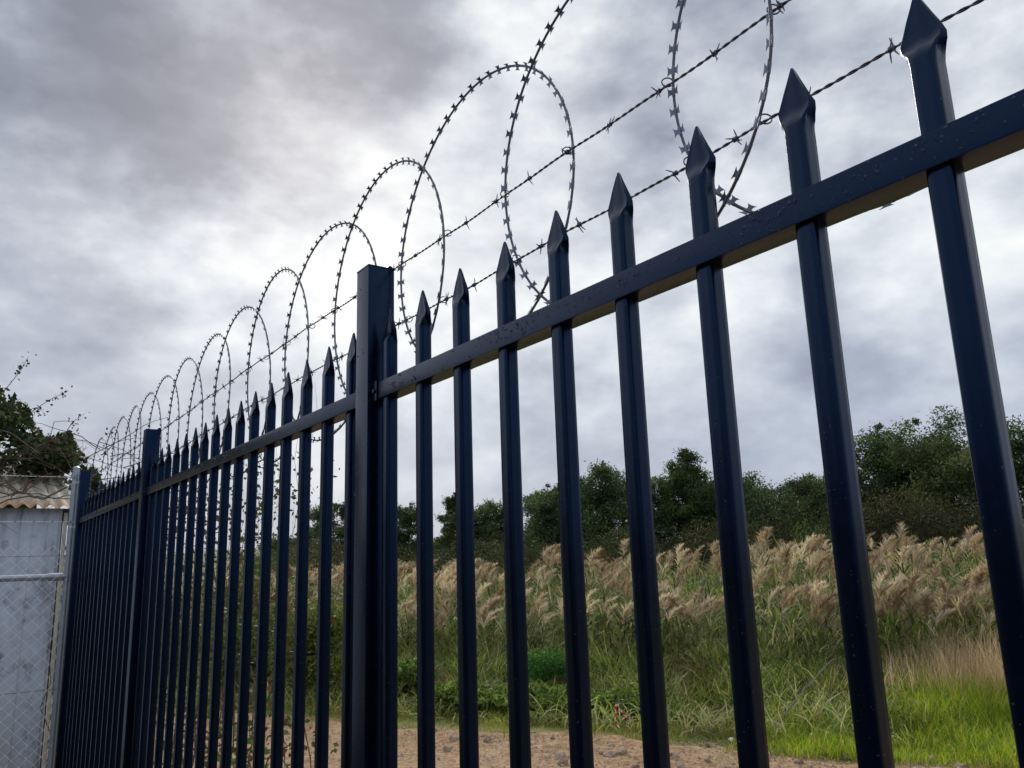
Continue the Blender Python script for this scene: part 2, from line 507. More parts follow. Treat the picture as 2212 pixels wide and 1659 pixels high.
def plume_arrays(base, L, sliver=46, head=None):
    """feathery seed heads. base (N,3) top of stems; L lengths"""
    N = len(base); hd = WIND + RNG.normal(0, .9, N) if head is None else head
    t = RNG.random((N, sliver)) ** .9
    ax = np.stack([np.cos(hd), np.sin(hd)], -1)
    lean = .12 + .55 * t
    px = base[:, None, 0] + ax[:, None, 0] * L[:, None] * t * lean
    py = base[:, None, 1] + ax[:, None, 1] * L[:, None] * t * lean
    pz = base[:, None, 2] + L[:, None] * t * (1 - .18 * t)
    B = np.stack([px, py, pz], -1).reshape(-1, 3)
    M = N * sliver; tt = t.reshape(-1)
    h = np.repeat(hd, sliver) + RNG.normal(0, 1.35, M)
    ln = np.repeat(L, sliver) * (.62 * (1 - tt) ** .8 + .14) * RNG.uniform(.6, 1.2, M)
    V, F, k = ribbons(B, h, RNG.uniform(.25, 1.2, M), ln, np.repeat(L, sliver) * .046 * RNG.uniform(.6, 1.4, M), RNG.uniform(.3, 1.3, M), 2, RNG.uniform(-1, 1, M))
    c = np.repeat(tints(N, PL_PAL, [.35, .25, .25, .15], 1, .15), sliver, 0) * RNG.uniform(.75, 1.25, (M, 1))
    return V, F, np.repeat(c, k, 0)


def reed_h(u, v):
    """height of the bed: low front rising to the back, higher to the right"""
    right = np.clip((u + 9.5) / 9.0, 0, 1)
    top = 1.20 + .27 * right + .16 * vnoise(u, v, 1.5, 4) + .08 * vnoise(u, v, 4.0, 1)
    t = np.clip((v - 10.2) / 2.6, 0, 1)
    return (.62 + .25 * right) * (1 - t) + top * t


def reed_field(N, ulo, uhi, vlo, vhi, pw=1.0):
    u = RNG.uniform(ulo, uhi, N); v = vlo + (vhi - vlo) * RNG.random(N) ** pw
    keep = vnoise(u, v, 2.1, 1) > -.72
    u, v = u[keep], v[keep]
    return u, v


u, v = reed_field(4300, -19, 6, 10.3, 19, 1.35)
N = len(u); xy = uv2xy(u, v); H = reed_h(u, v) * RNG.uniform(.70, 1.10, N)
base = np.concatenate([xy, np.zeros((N, 1))], 1)
hd = WIND + RNG.normal(0, 1.0, N); ln_ = RNG.uniform(0, .16, N); bd = RNG.uniform(.02, .5, N)
Vs, Fs, k = ribbons(base, hd, ln_, H, np.full(N, .012), bd, 4, RNG.uniform(-1, 1, N))
parts = [(Vs, Fs, tints(N, ST_PAL, None, k))]
tops = Vs.reshape(N, -1, 3)[:, -2:].mean(1)
for q in range(13):
    t = RNG.uniform(.10, .97, N)
    pos = base + (tops - base) * t[:, None]
    hh = RNG.uniform(0, 2 * PI, N) * .85 + WIND
    V_, F_, k = ribbons(pos, hh, RNG.uniform(.25, 1.0, N), RNG.uniform(.20, .46, N), RNG.uniform(.014, .036, N), RNG.uniform(.2, 2.1, N), 3, RNG.uniform(-.9, .9, N))
    tint = tints(N, LF_PAL, [.3, .25, .18, .17, .10], 1) * (.9 + .25 * (vnoise(u, v, .9, 9) > 0))[:, None]
    parts.append((V_, F_, np.repeat(tint, k, 0)))
V, F, C = cat(parts)
o = bulk('reed_bed', V, F, M_LEAF, cols=C); tag(o, 'dense bed of green and straw coloured reeds beyond the track', 'reed bed', kind='stuff')
sel = (RNG.random(N) < np.where(vnoise(u, v, 1.6, 2) < .08, .07, .62)) & (v < 20)
V, F, C = plume_arrays(tops[sel], RNG.uniform(.18, .42, sel.sum()), 115)
o2 = bulk('reed_plumes', V, F, M_PLUME, cols=C, parent=o); o2['kind'] = 'stuff'

# single reeds along the front of the bed
def make_reed(sd):
    r = random.Random(sd)
    t = thing('reed', 'tall reed with drooping pinkish seed plume at the front of the reed bed', 'reed', group='reeds standing along the front of the reed bed')
    h = 1.0; pts = []; lx = r.uniform(.05, .16)
    for i in range(7):
        q = i / 6; pts.append((lx * q * q, 0.02 * math.sin(q * 5), h * q))
    mb = MB(); mb.tube(pts, [.0055 * (1 - .6 * i / 6) for i in range(7)], 5)
    me = mb.mesh('stem', M_DRY)
    ca = me.color_attributes.new('tint', 'FLOAT_COLOR', 'POINT'); c = ST_PAL[sd % 3]
    ca.data.foreach_set('color', [x for _ in me.vertices for x in (*c, 1)])
    link('stem', me, t)
    for q in range(8):
        z = .16 + .1 * q; V_, F_, k = ribbons(np.array([[lx * z * z, 0, z]]), np.array([r.uniform(0, 6.3)]), np.array([r.uniform(.3, .8)]), np.array([r.uniform(.26, .42)]), np.array([r.uniform(.018, .028)]), np.array([r.uniform(.5, 1.6)]), 5, np.array([r.uniform(-.6, .6)]))
        bulk('leaf', V_, F_, M_LEAF, t, np.repeat(tints(1, LF_PAL, [.3, .25, .18, .17, .10]), k, 0))
    V_, F_, C_ = plume_arrays(np.array([[lx, 0, h * .985]]), np.array([.30]), 90, np.array([0.2]))
    bulk('plume', V_, F_, M_PLUME, t, C_)
    return t
protos = [make_reed(k) for k in range(5)]
for k in range(96):
    if k < 5: rd = protos[k]
    else: rd = copy_tree(protos[k % 5])
    uq = random.uniform(-13, 2.2); vq = 10.05 + abs(random.gauss(0, .55))
    x, y = uq * TU + vq * TN
    rd.location = (x, y, 0)
    hs = float(reed_h(np.array(uq), np.array(vq))) * random.uniform(.85, 1.25)
    rd.scale = (random.uniform(.8, 1.1), random.uniform(.8, 1.1), hs); rd.rotation_euler = (random.uniform(-.05, .05), random.uniform(-.02, .16), WIND + random.gauss(0, .5))

# --- grass verge, lush grass, dry grass, weeds
GR_PAL = [(.20, .26, .035), (.29, .33, .045), (.36, .33, .075), (.13, .18, .035), (.42, .35, .16)]
def grass(name, label, N, fu, fv, hlen, wid, pal, w, lean=(.1, .7), seg=2, mat=None, dens=None, bend=(.2, 1.2)):
    u = fu(N); v = fv(N)
    if dens is not None:
        k = dens(u, v); u, v = u[k], v[k]
    n = len(u); xy = uv2xy(u, v); base = np.concatenate([xy, np.zeros((n, 1))], 1)
    L = hlen(u, v, n)
    V, F, k = ribbons(base, RNG.uniform(0, 2 * PI, n), RNG.uniform(*lean, n), L, RNG.uniform(*wid, n), RNG.uniform(*bend, n), seg, RNG.uniform(-.7, .7, n))
    c = tints(n, pal, w, 1, .35) * (1 + .28 * vnoise(u, v, 1.9, 5) + .18 * vnoise(u, v, 5.3, 1))[:, None]
    o = bulk(name, V, F, mat or M_LEAF, cols=np.repeat(c, k, 0)); tag(o, label, 'grass', kind='stuff'); return o

grass('verge_grass', 'short yellow green grass along the edge of the dirt track', 150000, lambda n: RNG.uniform(-13, 5, n), lambda n: 6.75 + 3.4 * RNG.random(n) ** .9,
      lambda u, v, n: (.035 + .07 * np.clip(v - 7.1, 0, 1.2) + .03 * vnoise(u, v, 2.3, 1)).clip(.025) * RNG.uniform(.6, 1.5, n), (.004, .008), GR_PAL, [.3, .28, .2, .1, .12],
      dens=lambda u, v: RNG.random(len(u)) < np.clip((v - 6.65) / .8 + .9 * vnoise(u, v, 3.7, 7), 0.03, 1))
right_u = lambda n: -1.5 + 6 * RNG.random(n) ** .8
grass('lush_grass', 'bright green lush grass tussocks beside the track', 60000, right_u, lambda n: 6.9 + 2.6 * RNG.random(n),
      lambda u, v, n: (.10 + .26 * np.clip((v - 7.2) / 1.6, 0, 1) * np.clip((u + 1.1) / 1.2, 0, 1) + .08 * vnoise(u, v, 2.8, 3)).clip(.05) * RNG.uniform(.6, 1.4, n), (.005, .009),
      [(.24, .36, .025), (.38, .48, .035), (.11, .20, .02), (.55, .50, .07)], [.35, .32, .17, .16], lean=(.05, .6), seg=3)
grass('dry_grass', 'pale straw coloured dry grass in front of the reeds', 27000, lambda n: RNG.uniform(-1.0, 5, n), lambda n: 8.8 + 1.6 * RNG.random(n),
      lambda u, v, n: (.40 + .30 * np.clip((u + .9) / 1.2, 0, 1) + .14 * vnoise(u, v, 3.3, 2)) * (.45 + .75 * RNG.random(n) ** 1.6), (.003, .008), [(.66, .48, .33), (.50, .36, .22), (.76, .58, .42)], [.4, .3, .3], lean=(.0, .50), seg=3, mat=M_DRY, bend=(.05, 1.1),
      dens=lambda u, v: RNG.random(len(u)) < np.clip((u + .9) / .9, 0.04, 1) * np.clip(.75 + .6 * vnoise(u, v, 4.1, 3), .15, 1))
grass('rank_grass', 'rank tangled grass below the reeds', 70000, lambda n: RNG.uniform(-13, 0, n), lambda n: 7.9 + 2.9 * RNG.random(n),
      lambda u, v, n: (.20 + .26 * np.clip((v - 8.0) / 1.6, 0, 1) + .13 * vnoise(u, v, 2.6, 8)).clip(.06) * RNG.uniform(.5, 1.6, n), (.007, .018),
      [(.14, .22, .035), (.27, .34, .06), (.40, .37, .15), (.045, .085, .02), (.55, .44, .25)], [.26, .27, .15, .22, .10], lean=(.2, 1.1), seg=3, bend=(.4, 1.6))


grass('curled_grass', 'pale curled grass blades and dead stalks tangled through the weeds', 15000, lambda n: RNG.uniform(-12, .3, n), lambda n: 7.5 + 2.8 * RNG.random(n),
      lambda u, v, n: (.25 + .16 * vnoise(u, v, 2.2, 4)).clip(.1) * RNG.uniform(.7, 1.7, n), (.008, .019),
      [(.42, .48, .15), (.55, .50, .26), (.30, .40, .10), (.62, .52, .34)], [.3, .25, .3, .15], lean=(.1, 1.2), seg=4, bend=(.8, 2.4))
grass('brown_stalks', 'brown dead weed stalks in patches below the reeds', 12000, lambda n: RNG.uniform(-11, .2, n), lambda n: 8.2 + 1.8 * RNG.random(n),
      lambda u, v, n: (.34 + .1 * vnoise(u, v, 2.2, 9)) * RNG.uniform(.5, 1.4, n), (.005, .011),
      [(.22, .12, .05), (.30, .18, .09), (.14, .09, .04)], [.4, .35, .25], lean=(.0, .9), seg=3, mat=M_DRY, bend=(.2, 1.2), dens=lambda u, v: vnoise(u, v, 2.0, 31) > .22)
grass('track_grass', 'sparse yellowing grass tufts creeping onto the dirt', 16000, lambda n: RNG.uniform(-9, 4, n), lambda n: 7.25 - np.abs(RNG.normal(0, .45, n)),
      lambda u, v, n: RNG.uniform(.02, .07, n), (.004, .007), [(.40, .38, .10), (.30, .34, .06), (.50, .38, .20)], [.4, .35, .25], lean=(.3, 1.3), dens=lambda u, v: vnoise(u, v, 4.6, 13) > .05)


def mound(name, label, cen, rad, N, size, pal, w=None, parent=None, mat=None, aspect=2.0, catg='shrub', stems=True, hollow=.55, flat=.0, clumps=14, stuff=False, bark=None, z0=0.0):
    """a bush: leaf clumps through an uneven volume on short stems"""
    t = thing(name, label, catg, (cen[0], cen[1], z0))
    rx, ry, rz = rad
    cc = []
    for _ in range(clumps):
        p = Vector((random.gauss(0, 1), random.gauss(0, 1), random.gauss(0, 1))).normalized() * random.uniform(hollow, .95)
        cc.append((p.x * rx * .75, p.y * ry * .75, rz * (.95 + p.z * .72)))
    cc = np.array(cc); cr = RNG.uniform(.28, .46, clumps)
    k = RNG.integers(0, clumps, N)
    d = RNG.normal(size=(N, 3)); d /= np.linalg.norm(d, axis=1, keepdims=True); d *= RNG.random((N, 1)) ** .4
    P = cc[k] + d * cr[k, None] * np.array([rx, ry, rz]) * 1.05
    P[:, 2] = np.abs(P[:, 2]) + .01
    s = RNG.uniform(.7, 1.3, N) * size
    V, F = leaves(P, s, aspect, flat)
    tone = RNG.uniform(.75, 1.25, clumps)
    C = tints(N, pal, w, 1) * tone[k][:, None]
    f = bulk('foliage', V, F, mat or M_LEAF, t, np.repeat(C, 4, 0)); f['kind'] = 'stuff'
    if stems:
        mb = MB()
        for q in range(min(clumps, 9)):
            e = cc[q]; mid = (e[0] * .35, e[1] * .35, e[2] * .5)
            r0 = max(.006, .018 * rz)
            mb.tube([(e[0] * .05, e[1] * .05, -.05), mid, tuple(e)], [r0, r0 * .7, r0 * .3], 5)
        mb.build('stems', bark or M_TWIG, t)
    return t


def at_uv(u, v): p = u * TU + v * TN; return float(p[0]), float(p[1])
WPAL = [(.09, .16, .035), (.15, .23, .045), (.22, .28, .06), (.05, .09, .025)]
# low leafy weeds between verge and reeds (cannot be counted)
parts = []
N = 52000
u = RNG.uniform(-13, .3, N); v = 8.3 + 2.3 * RNG.random(N)
xy = uv2xy(u, v)
hh = (.10 + .34 * np.clip((v - 8.3) / 1.2, 0, 1) * (.65 + .5 * vnoise(u, v, 1.5, 6))).clip(.05)
P_ = np.concatenate([xy, (hh * RNG.random(N) ** .45)[:, None]], 1)
V, F = leaves(P_, RNG.uniform(.035, .085, N), 2.6, .2)
tone = (1.1 + .5 * vnoise(u, v, 2.1, 12))[:, None]
brown = vnoise(u, v, 1.6, 21) > .35
C = tints(N, WPAL, [.3, .3, .15, .25], 1) * tone
C[brown] = tints(int(brown.sum()), [(.16, .10, .05), (.12, .12, .045), (.20, .15, .08)], None, 1)
o = bulk('weeds', V, F, M_LEAF, cols=np.repeat(C, 4, 0)); tag(o, 'low leafy weeds covering the bank below the reeds', 'weeds', kind='stuff')

x, y = -7.55, 5.70
mound('shrub', 'bright green feathery shrub in the weeds below the reeds', (x, y), (.38, .38, .36), 6000, .045, [(.05, .17, .03), (.08, .23, .04), (.04, .11, .025)], None, aspect=4, clumps=18)
mound('shrub', 'low browning shrub beside the bright green feathery one', (x + .30, y + .05), (.28, .28, .19), 2500, .04, [(.14, .09, .04), (.10, .13, .04), (.22, .14, .08)], None, aspect=3, clumps=10)
leafy = [((-7.9, 4.75), (.42, .35, .17), 'broad leaved dark green weed clump at the edge of the dirt track'),
         ((-7.15, 5.22), (.52, .35, .23), 'dark green weed clump between two pickets right of the near post'),
         ((-8.9, 4.5), (.5, .4, .30), 'dark green weed clump directly behind the near fence post'),
         ((-6.4, 5.75), (.4, .3, .20), 'low weed clump with tiny yellow flowers by the track edge')]
for c_, r_, lb in leafy:
    mound('weed_clump', lb, c_, (r_[0] * 1.25, r_[1] * 1.2, r_[2] * random.uniform(.7, 1.1)), 3600, .085, [(.06, .12, .025), (.14, .22, .045), (.26, .33, .09)], None, aspect=3.4, clumps=24, flat=.3, catg='weed')
# tall leafy bushes beyond the dirt at the left, seen between the pickets
for c_, r_, lb, pal in [((-9.9, 3.9), (.6, .6, .62), 'yellow green leafy bush at the bend of the dirt track', [(.16, .20, .045), (.24, .27, .06), (.10, .15, .04)]),
                        ((-10.9, 3.35), (.65, .6, .58), 'mid green leafy bush behind the middle pickets', [(.09, .16, .035), (.15, .22, .05), (.06, .11, .03)]),
                        ((-12.3, 3.9), (.9, .8, .85), 'tall loose bush with pale leaves left of the near post', [(.17, .18, .08), (.11, .15, .05), (.26, .24, .12)]),
                        ((-13.2, 2.6), (.9, .8, .75), 'dark leafy bush growing toward the shed', [(.06, .10, .03), (.09, .14, .04), (.16, .12, .06)]),
                        ((-11.5, 5.1), (.8, .7, .72), 'straw and green bush in front of the reeds left of the near post', [(.22, .20, .09), (.14, .17, .06), (.10, .13, .04)])]:
    mound('bush', lb, c_, r_, 9000, .06, pal, None, aspect=2.2, clumps=26, catg='bush')

# --- trees
def make_tree(label, x, y, topz, width, style, name='tree', seedv=0):
    rr = random.Random(seedv * 31 + 5)
    z0 = float(hill(np.array(x), np.array(y)))
    H = topz - z0
    t = thing(name, label, 'tree', (x, y, z0))
    ntr = 2 if style in ('twin', 'bare') else 1
    tips = []; mb = MB()
    cb = {'twin': .26, 'round': .06, 'spread': .16, 'bare': .22, 'pointed': .05}[style]
    for q in range(ntr):
        bx = (q - (ntr - 1) / 2) * width * .26
        pts = [(bx, 0, -.2), (bx + rr.uniform(-.1, .1), rr.uniform(-.1, .1), H * .3), (bx * 1.3 + rr.uniform(-.2, .2), rr.uniform(-.2, .2), H * .6), (bx * 1.5, 0, H * .86)]
        r0 = .022 * H
        mb.tube(pts, [r0, r0 * .75, r0 * .45, r0 * .12], 7)
        nl = 22
        for l in range(nl):
            f = cb + (1 - cb) * (l + .5) / nl * .92
            pz = H * f * .86
            px = bx * (1 + .5 * f)
            if style == 'pointed': w = width * .5 * (1.08 - f) * 1.25
            elif style in ('spread',): w = width * .5 * (.75 + .35 * math.sin(f * PI))
            else: w = width * .5 * math.sin(min(1, max(.1, f * 1.02 - cb * .6)) * PI * .92) ** .6
            aa = l * 2.4 + rr.uniform(-.5, .5)
            w *= rr.uniform(.55, 1.08) * (.72 if ntr == 2 else 1)
            e = (px + math.cos(aa) * w, math.sin(aa) * w, pz + H * rr.uniform(.05, .14))
            mb.tube([(px, 0, pz), (px + math.cos(aa) * w * .5, math.sin(aa) * w * .5, pz + H * .03), e], [r0 * .32, r0 * .2, r0 * .06], 5)
            tips.append((e, max(.20 * width * rr.uniform(.7, 1.25), .42)))
            if rr.random() < .75:
                tips.append(((px + math.cos(aa) * w * .5, math.sin(aa) * w * .5, pz + H * .07), .19 * width * rr.uniform(.7, 1.2)))
        tips.append(((pts[-1][0], 0, H * .90), .12 * width)); tips.append(((pts[-1][0] + .1, 0.1, H * .955), .07 * width))
    mb.build('trunk', M_PALEBARK if style in ('bare', 'spread') else M_BARK, t, smooth=60)
    T = np.array([a[0] for a in tips]); Rr = np.array([a[1] for a in tips])
    wgt = Rr ** 2 / (Rr ** 2).sum()
    N = int(np.clip(width * H * 2100, 15000, 56000))
    if style in ('bare', 'twin'): N = int(N * .8)
    # several small sprays inside each clump
    nsp = len(T) * 9
    kk = RNG.choice(len(T), nsp, p=wgt)
    dd = RNG.normal(size=(nsp, 3)); dd /= np.linalg.norm(dd, axis=1, keepdims=True)
    SP = T[kk] + dd * (Rr[kk] * RNG.uniform(.25, 1.0, nsp))[:, None] * np.array([1, 1, .72])
    k = RNG.integers(0, nsp, N)
    d = RNG.normal(size=(N, 3)) * np.array([1, 1, .75])
    P = SP[k] + d * (Rr[kk[k]] * .24)[:, None]
    P[:, 2] = np.clip(P[:, 2], .1, H * 1.01)
    V, F = leaves(P, RNG.uniform(.09, .18, N), 2.8)
    pal = {'pointed': [(.065, .11, .035), (.10, .15, .05), (.035, .06, .025)], 'bare': [(.10, .13, .05), (.065, .095, .04), (.15, .17, .07)]}.get(style, [(.045, .085, .04), (.075, .13, .05), (.028, .05, .028), (.12, .17, .06)])
    tone = (RNG.uniform(.75, 1.25, nsp) * RNG.uniform(.6, 1.55, len(T))[kk])[k]
    C = tints(N, pal, None, 1) * tone[:, None]
    c = bulk('crown', V, F, M_LEAF, t, np.repeat(C, 4, 0)); c['kind'] = 'stuff'
    return t

TREES = [
    ('tall dark twin trunked gum tree, the highest on the right', -17.6, 31.48, 7.75, 4.0, 'twin'),
    ('wide gum tree with pale bare lower branches right of the tallest one', -14.9, 30.61, 6.5, 3.8, 'bare'),
    ('dark gum tree at the right edge behind the rightmost picket', -12.0, 31.46, 6.9, 3.6, 'twin'),
    ('pointed mid green tree, highest of the pair left of the centre pickets', -27.18, 29.34, 6.05 + 1.7, 3.4, 'pointed'),
    ('broad dark round tree immediately left of the pointed one', -28.9, 25.2, 7.1, 3.6, 'round'),
    ('dark round tree close behind the pointed one', -28.6, 28.2, 6.4, 3.0, 'round'),
    ('small round dark tree standing alone left of the broad one', -35.62, 27.5, 6.85, 2.8, 'round'),
    ('narrow dark tree behind the second picket right of the near post', -42.97, 25.56, 6.85, 2.3, 'pointed'),
    ('small tree just right of the near fence post', -44.36, 23.08, 6.2, 2.6, 'round'),
    ('low spreading dull green tree between pointed tree and tall twin trunk', -26.62, 36.28, 6.15, 4.6, 'spread'),
    ('feathery tree left of the tallest one', -22.9, 35.0, 6.3, 3.4, 'bare'),
    ('dark low tree between the pointed tree and the spreading one', -28.2, 33.2, 6.3, 3.8, 'round'),
    ('low dark tree in the gap before the tallest tree', -20.6, 34.0, 5.6, 3.4, 'round'),
    ('small tree seen immediately left of the near fence post', -41.6, 17.2, 6.1, 2.6, 'round'),
    ('low dark tree filling the gap left of the broad round tree', -32.0, 25.0, 6.1, 3.6, 'round'),
    ('low dark tree behind the scrub left of the small round tree', -38.5, 25.2, 5.9, 3.2, 'spread'),
    ('dull tree filling the gap between the pointed tree and the spreading one', -25.6, 31.0, 6.1, 4.2, 'spread'),
    ('dark tree filling in directly left of the tall twin trunked tree', -20.0, 30.0, 5.7, 3.4, 'round'),
    ('distant low tree on the ridge behind the pickets', -42.61, 34.78, 6.1, 3.0, 'round')]
for q, (lb, x, y, tz, w, st) in enumerate(TREES):
    tz -= .85
    make_tree(lb, x, y, tz, w, st, 'gum_tree', q)

# unseen trees added on the camera's side to darken the fence's reflections
N = 26000
x = RNG.uniform(-34, 34, N); y = -15 - 4 * RNG.random(N); z = (3.6 + 1.1 * vnoise(x, y, .5, 3)) * RNG.random(N) ** .7
V, F = leaves(np.stack([x, y, z], -1), RNG.uniform(.3, .6, N), 2.0)
o = bulk('unseen_dark_trees', V, F, M_LEAF, cols=np.repeat(tints(N, [(.03, .05, .02), (.05, .07, .03)]), 4, 0)); tag(o, 'unseen dark tree belt added on the near side to darken fence reflections', 'trees', kind='stuff')

# background scrub in front of the trees and along the ridge
DPAL = [(.035, .055, .022), (.055, .075, .028), (.08, .08, .035)]
BPAL = [(.055, .052, .025), (.045, .055, .024), (.085, .075, .035)]
SCRUB = [
    ('long dark green clipped looking thicket beyond the reeds', -24.5, 17.4, (3.4, 2.0, 1.05), DPAL, .08, 26),
    ('dark green thicket continuing right of the long one', -21.8, 19.6, (2.6, 1.6, 1.0), DPAL, .08, 22),
    ('olive thicket left end beyond the reeds', -27.5, 14.6, (2.6, 1.6, .95), [(.07, .075, .03), (.05, .06, .025)], .08, 20),
    ('rusty brown bush in front of the dark thicket', -19.6, 16.7, (1.0, .9, .72), [(.16, .11, .04), (.11, .09, .035)], .07, 14),
    ('brown scrub under the broad round tree', -24.6, 22.8, (3.0, 2.0, 1.0), BPAL, .09, 24),
    ('brown scrub under the pointed tree', -21.5, 25.0, (3.0, 2.0, 1.05), BPAL, .09, 24),
    ('dark scrub beneath the low spreading tree', -19.2, 27.5, (3.2, 2.0, 1.35), DPAL, .09, 26),
    ('reddish brown scrub below the tallest tree', -14.6, 27.0, (3.0, 1.8, 1.3), BPAL, .09, 24),
    ('green bush at the foot of the tallest tree', -15.7, 22.8, (1.1, 1.0, .95), [(.07, .11, .03), (.10, .14, .04)], .07, 16),
    ('dark scrub behind the right hand reeds', -10.4, 27.4, (3.2, 1.8, 1.3), DPAL, .09, 24),
    ('olive bush on the ridge left of the near post', -49.88, 22.2, (2.6, 2.0, 1.0), BPAL, .12, 18),
    ('round dark bush on the ridge between the small trees', -46.1, 31.0, (2.4, 2.0, 1.15), DPAL, .12, 18),
    ('yellowing bush on the ridge', -46.5, 27.5, (2.4, 2.0, .95), [(.16, .14, .04), (.10, .10, .04)], .12, 18),
    ('dark bush at the left end of the ridge', -50.0, 18.0, (3.0, 2.0, 1.0), DPAL, .12, 18),
    ('scrub in the hollow behind the thicket', -32.5, 20.5, (3.6, 2.0, 1.0), DPAL, .10, 24),
    ('brown scrub in the hollow by the ridge', -36.5, 24.0, (3.6, 2.0, 1.0), BPAL, .10, 24),
    ('olive scrub below the ridge on the left', -36.0, 14.0, (4.0, 2.4, 1.1), [(.07, .075, .03), (.09, .075, .04)], .10, 26),
    ('low green scrub on the left behind the leafy bushes', -26.0, 8.5, (3.4, 2.4, 1.0), [(.07, .09, .03), (.10, .11, .045)], .09, 26)]
for lb, x, y, r_, pal, sz, nc in SCRUB:
    z0 = float(hill(np.array(x), np.array(y)))
    r_ = (r_[0], r_[1], r_[2] * (1.5 if x > -22 else 1.15))
    t = mound('scrub', lb, (x, y), r_, int(5200 * r_[0]), sz, pal, None, clumps=nc, catg='bush', z0=z0, bark=M_BARK)

# ------------------------------------------------------------------ steel fence
PITCH, GAP = 0.15, 0.0524
X2, YP = -0.4889, 0.7601
HW = .0128
def picket_x(i):
    x = X2 - (i - 2) * PITCH
    if i >= 10: x -= GAP
    if i >= 26: x -= GAP
    return x
fence = thing('steel_fence', 'long navy black steel fence of spear topped pickets between square posts', 'fence', (0, 0, 0))


def ring(hx, hy, r, g, gf, z, tw=0.0, off=(0, 0)):
    pts = []
    r = min(r, hx * .45, hy * .45)
    def side(a, b, nrm, ins, ins2):
        for t, q in ((0, 0), (.28, ins2), (.5, ins), (.72, ins2), (1, 0)):
            pts.append((a[0] + (b[0] - a[0]) * t - nrm[0] * q, a[1] + (b[1] - a[1]) * t - nrm[1] * q))
    side((-hx + r, -hy), (hx - r, -hy), (0, -1), -gf * .5, gf)
    side((hx, -hy + r), (hx, hy - r), (1, 0), g, g * .55)
    side((hx - r, hy), (-hx + r, hy), (0, 1), -gf * .5, gf)
    side((-hx, hy - r), (-hx, -hy + r), (-1, 0), g, g * .55)
    c, s = math.cos(tw), math.sin(tw)
    return [(x * c - y * s + off[0], x * s + y * c + off[1], z) for x, y in pts]


def picket_mesh(sd):
    r = random.Random(sd); j = lambda a: r.uniform(-a, a)
    T = 2.105
    prof = [(0.06, HW, HW, .0022, 0, 0), (1.2, HW, HW, .0022, 0, 0), (T - .092, HW, HW, .0022, 0, 0), (T - .083, HW, HW, .0024, 0, 0),
            (T - .077, .0140, .0128, .003, .0005, 0), (T - .072, .0160 + j(.0006), .0118, .003, .0026 + j(.0008), .0003), (T - .066, .0186, .0093, .002, .0052 + j(.001), .0012 + j(.0004)),
            (T - .060, .0206, .0070, .001, .0056, .0020), (T - .053, .0216 + j(.0004), .0058, .0008, .0048, .0018), (T - .042, .0174, .0052, .0006, .0034, .0015),
            (T - .028, .0118, .0044, .0005, .0020, .0011), (T - .014, .0062, .0034, .0004, .0008, .0004), (T - .005, .0029, .0026, .0003, 0, 0), (T - .0005, .0012, .0016, .0002, 0, 0)]
    V, F = [], []
    ox, oy = 0, 0
    for q, (z, hx, hy, rr, g_, gf) in enumerate(prof):
        if q > 4: ox += j(.0004); oy += j(.0003)
        V += ring(hx, hy, rr, g_, gf, z + (j(.0012) if 4 < q < 9 else 0), 0, (ox, oy))
    n = 20
    for q in range(len(prof) - 1):
        for k in range(n):
            F.append((q * n + k, q * n + (k + 1) % n, (q + 1) * n + (k + 1) % n, (q + 1) * n + k))
    F.append(tuple(reversed(range(n)))); F.append(tuple((len(prof) - 1) * n + k for k in range(n)))
    me = bpy.data.meshes.new('picket'); me.from_pydata(V, [], F); me.update()
    me.polygons.foreach_set('use_smooth', [True] * len(me.polygons)); me.set_sharp_from_angle(angle=math.radians(48))
    me.materials.append(M_PAINT); return me
PM = [picket_mesh(k) for k in range(6)]
zj = {9: .004, 8: .001}
for i in range(-6, 40):
    p = link('picket', PM[i % 6], fence)
    p.location = (picket_x(i) + random.gauss(0, .0003), YP + random.gauss(0, .0008), zj.get(i, 0 if i < 10 else random.gauss(0, .0010)))
    p.rotation_euler = (0, 0, random.gauss(0, .012) + (PI if random.random() < .5 else 0))


def drops_mesh(n, x0, x1, z0, z1, y, clusters):
    mb_v, mb_f = [], []
    r = random.Random(int(x0 * 100))
    cl = [(r.uniform(x0, x1), r.uniform(z0 + .004, z1 - .004)) for _ in range(clusters)]
    for _ in range(n):
        if r.random() < .7:
            c = r.choice(cl); x = c[0] + r.gauss(0, .028); z = c[1] + r.gauss(0, .007)
        else: x = r.uniform(x0, x1); z = r.uniform(z0, z1)
        if not (x0 < x < x1 and z0 + .002 < z < z1 - .002): continue
        s = r.choice([.0007, .0010, .0013, .0018, .0024])
        b = len(mb_v)
        for a, hgt in ((1.0, 0.0), (.78, .45), (.35, .72)):
            for k in range(7):
                t = 2 * PI * k / 7
                mb_v.append((x + math.cos(t) * s * a, y - hgt * s, z + math.sin(t) * s * a * 1.15 - (1 - a) * s * .25))
        mb_v.append((x, y - .8 * s, z - .2 * s))
        for q in range(2):
            for k in range(7): mb_f.append((b + q * 7 + k, b + q * 7 + (k + 1) % 7, b + (q + 1) * 7 + (k + 1) % 7, b + (q + 1) * 7 + k))
        for k in range(7): mb_f.append((b + 14 + k, b + 14 + (k + 1) % 7, b + 21))
    me = bpy.data.meshes.new('rain_drops'); me.from_pydata(mb_v, [], mb_f); me.update()
    me.polygons.foreach_set('use_smooth', [True] * len(me.polygons)); me.materials.append(M_DROP); return me


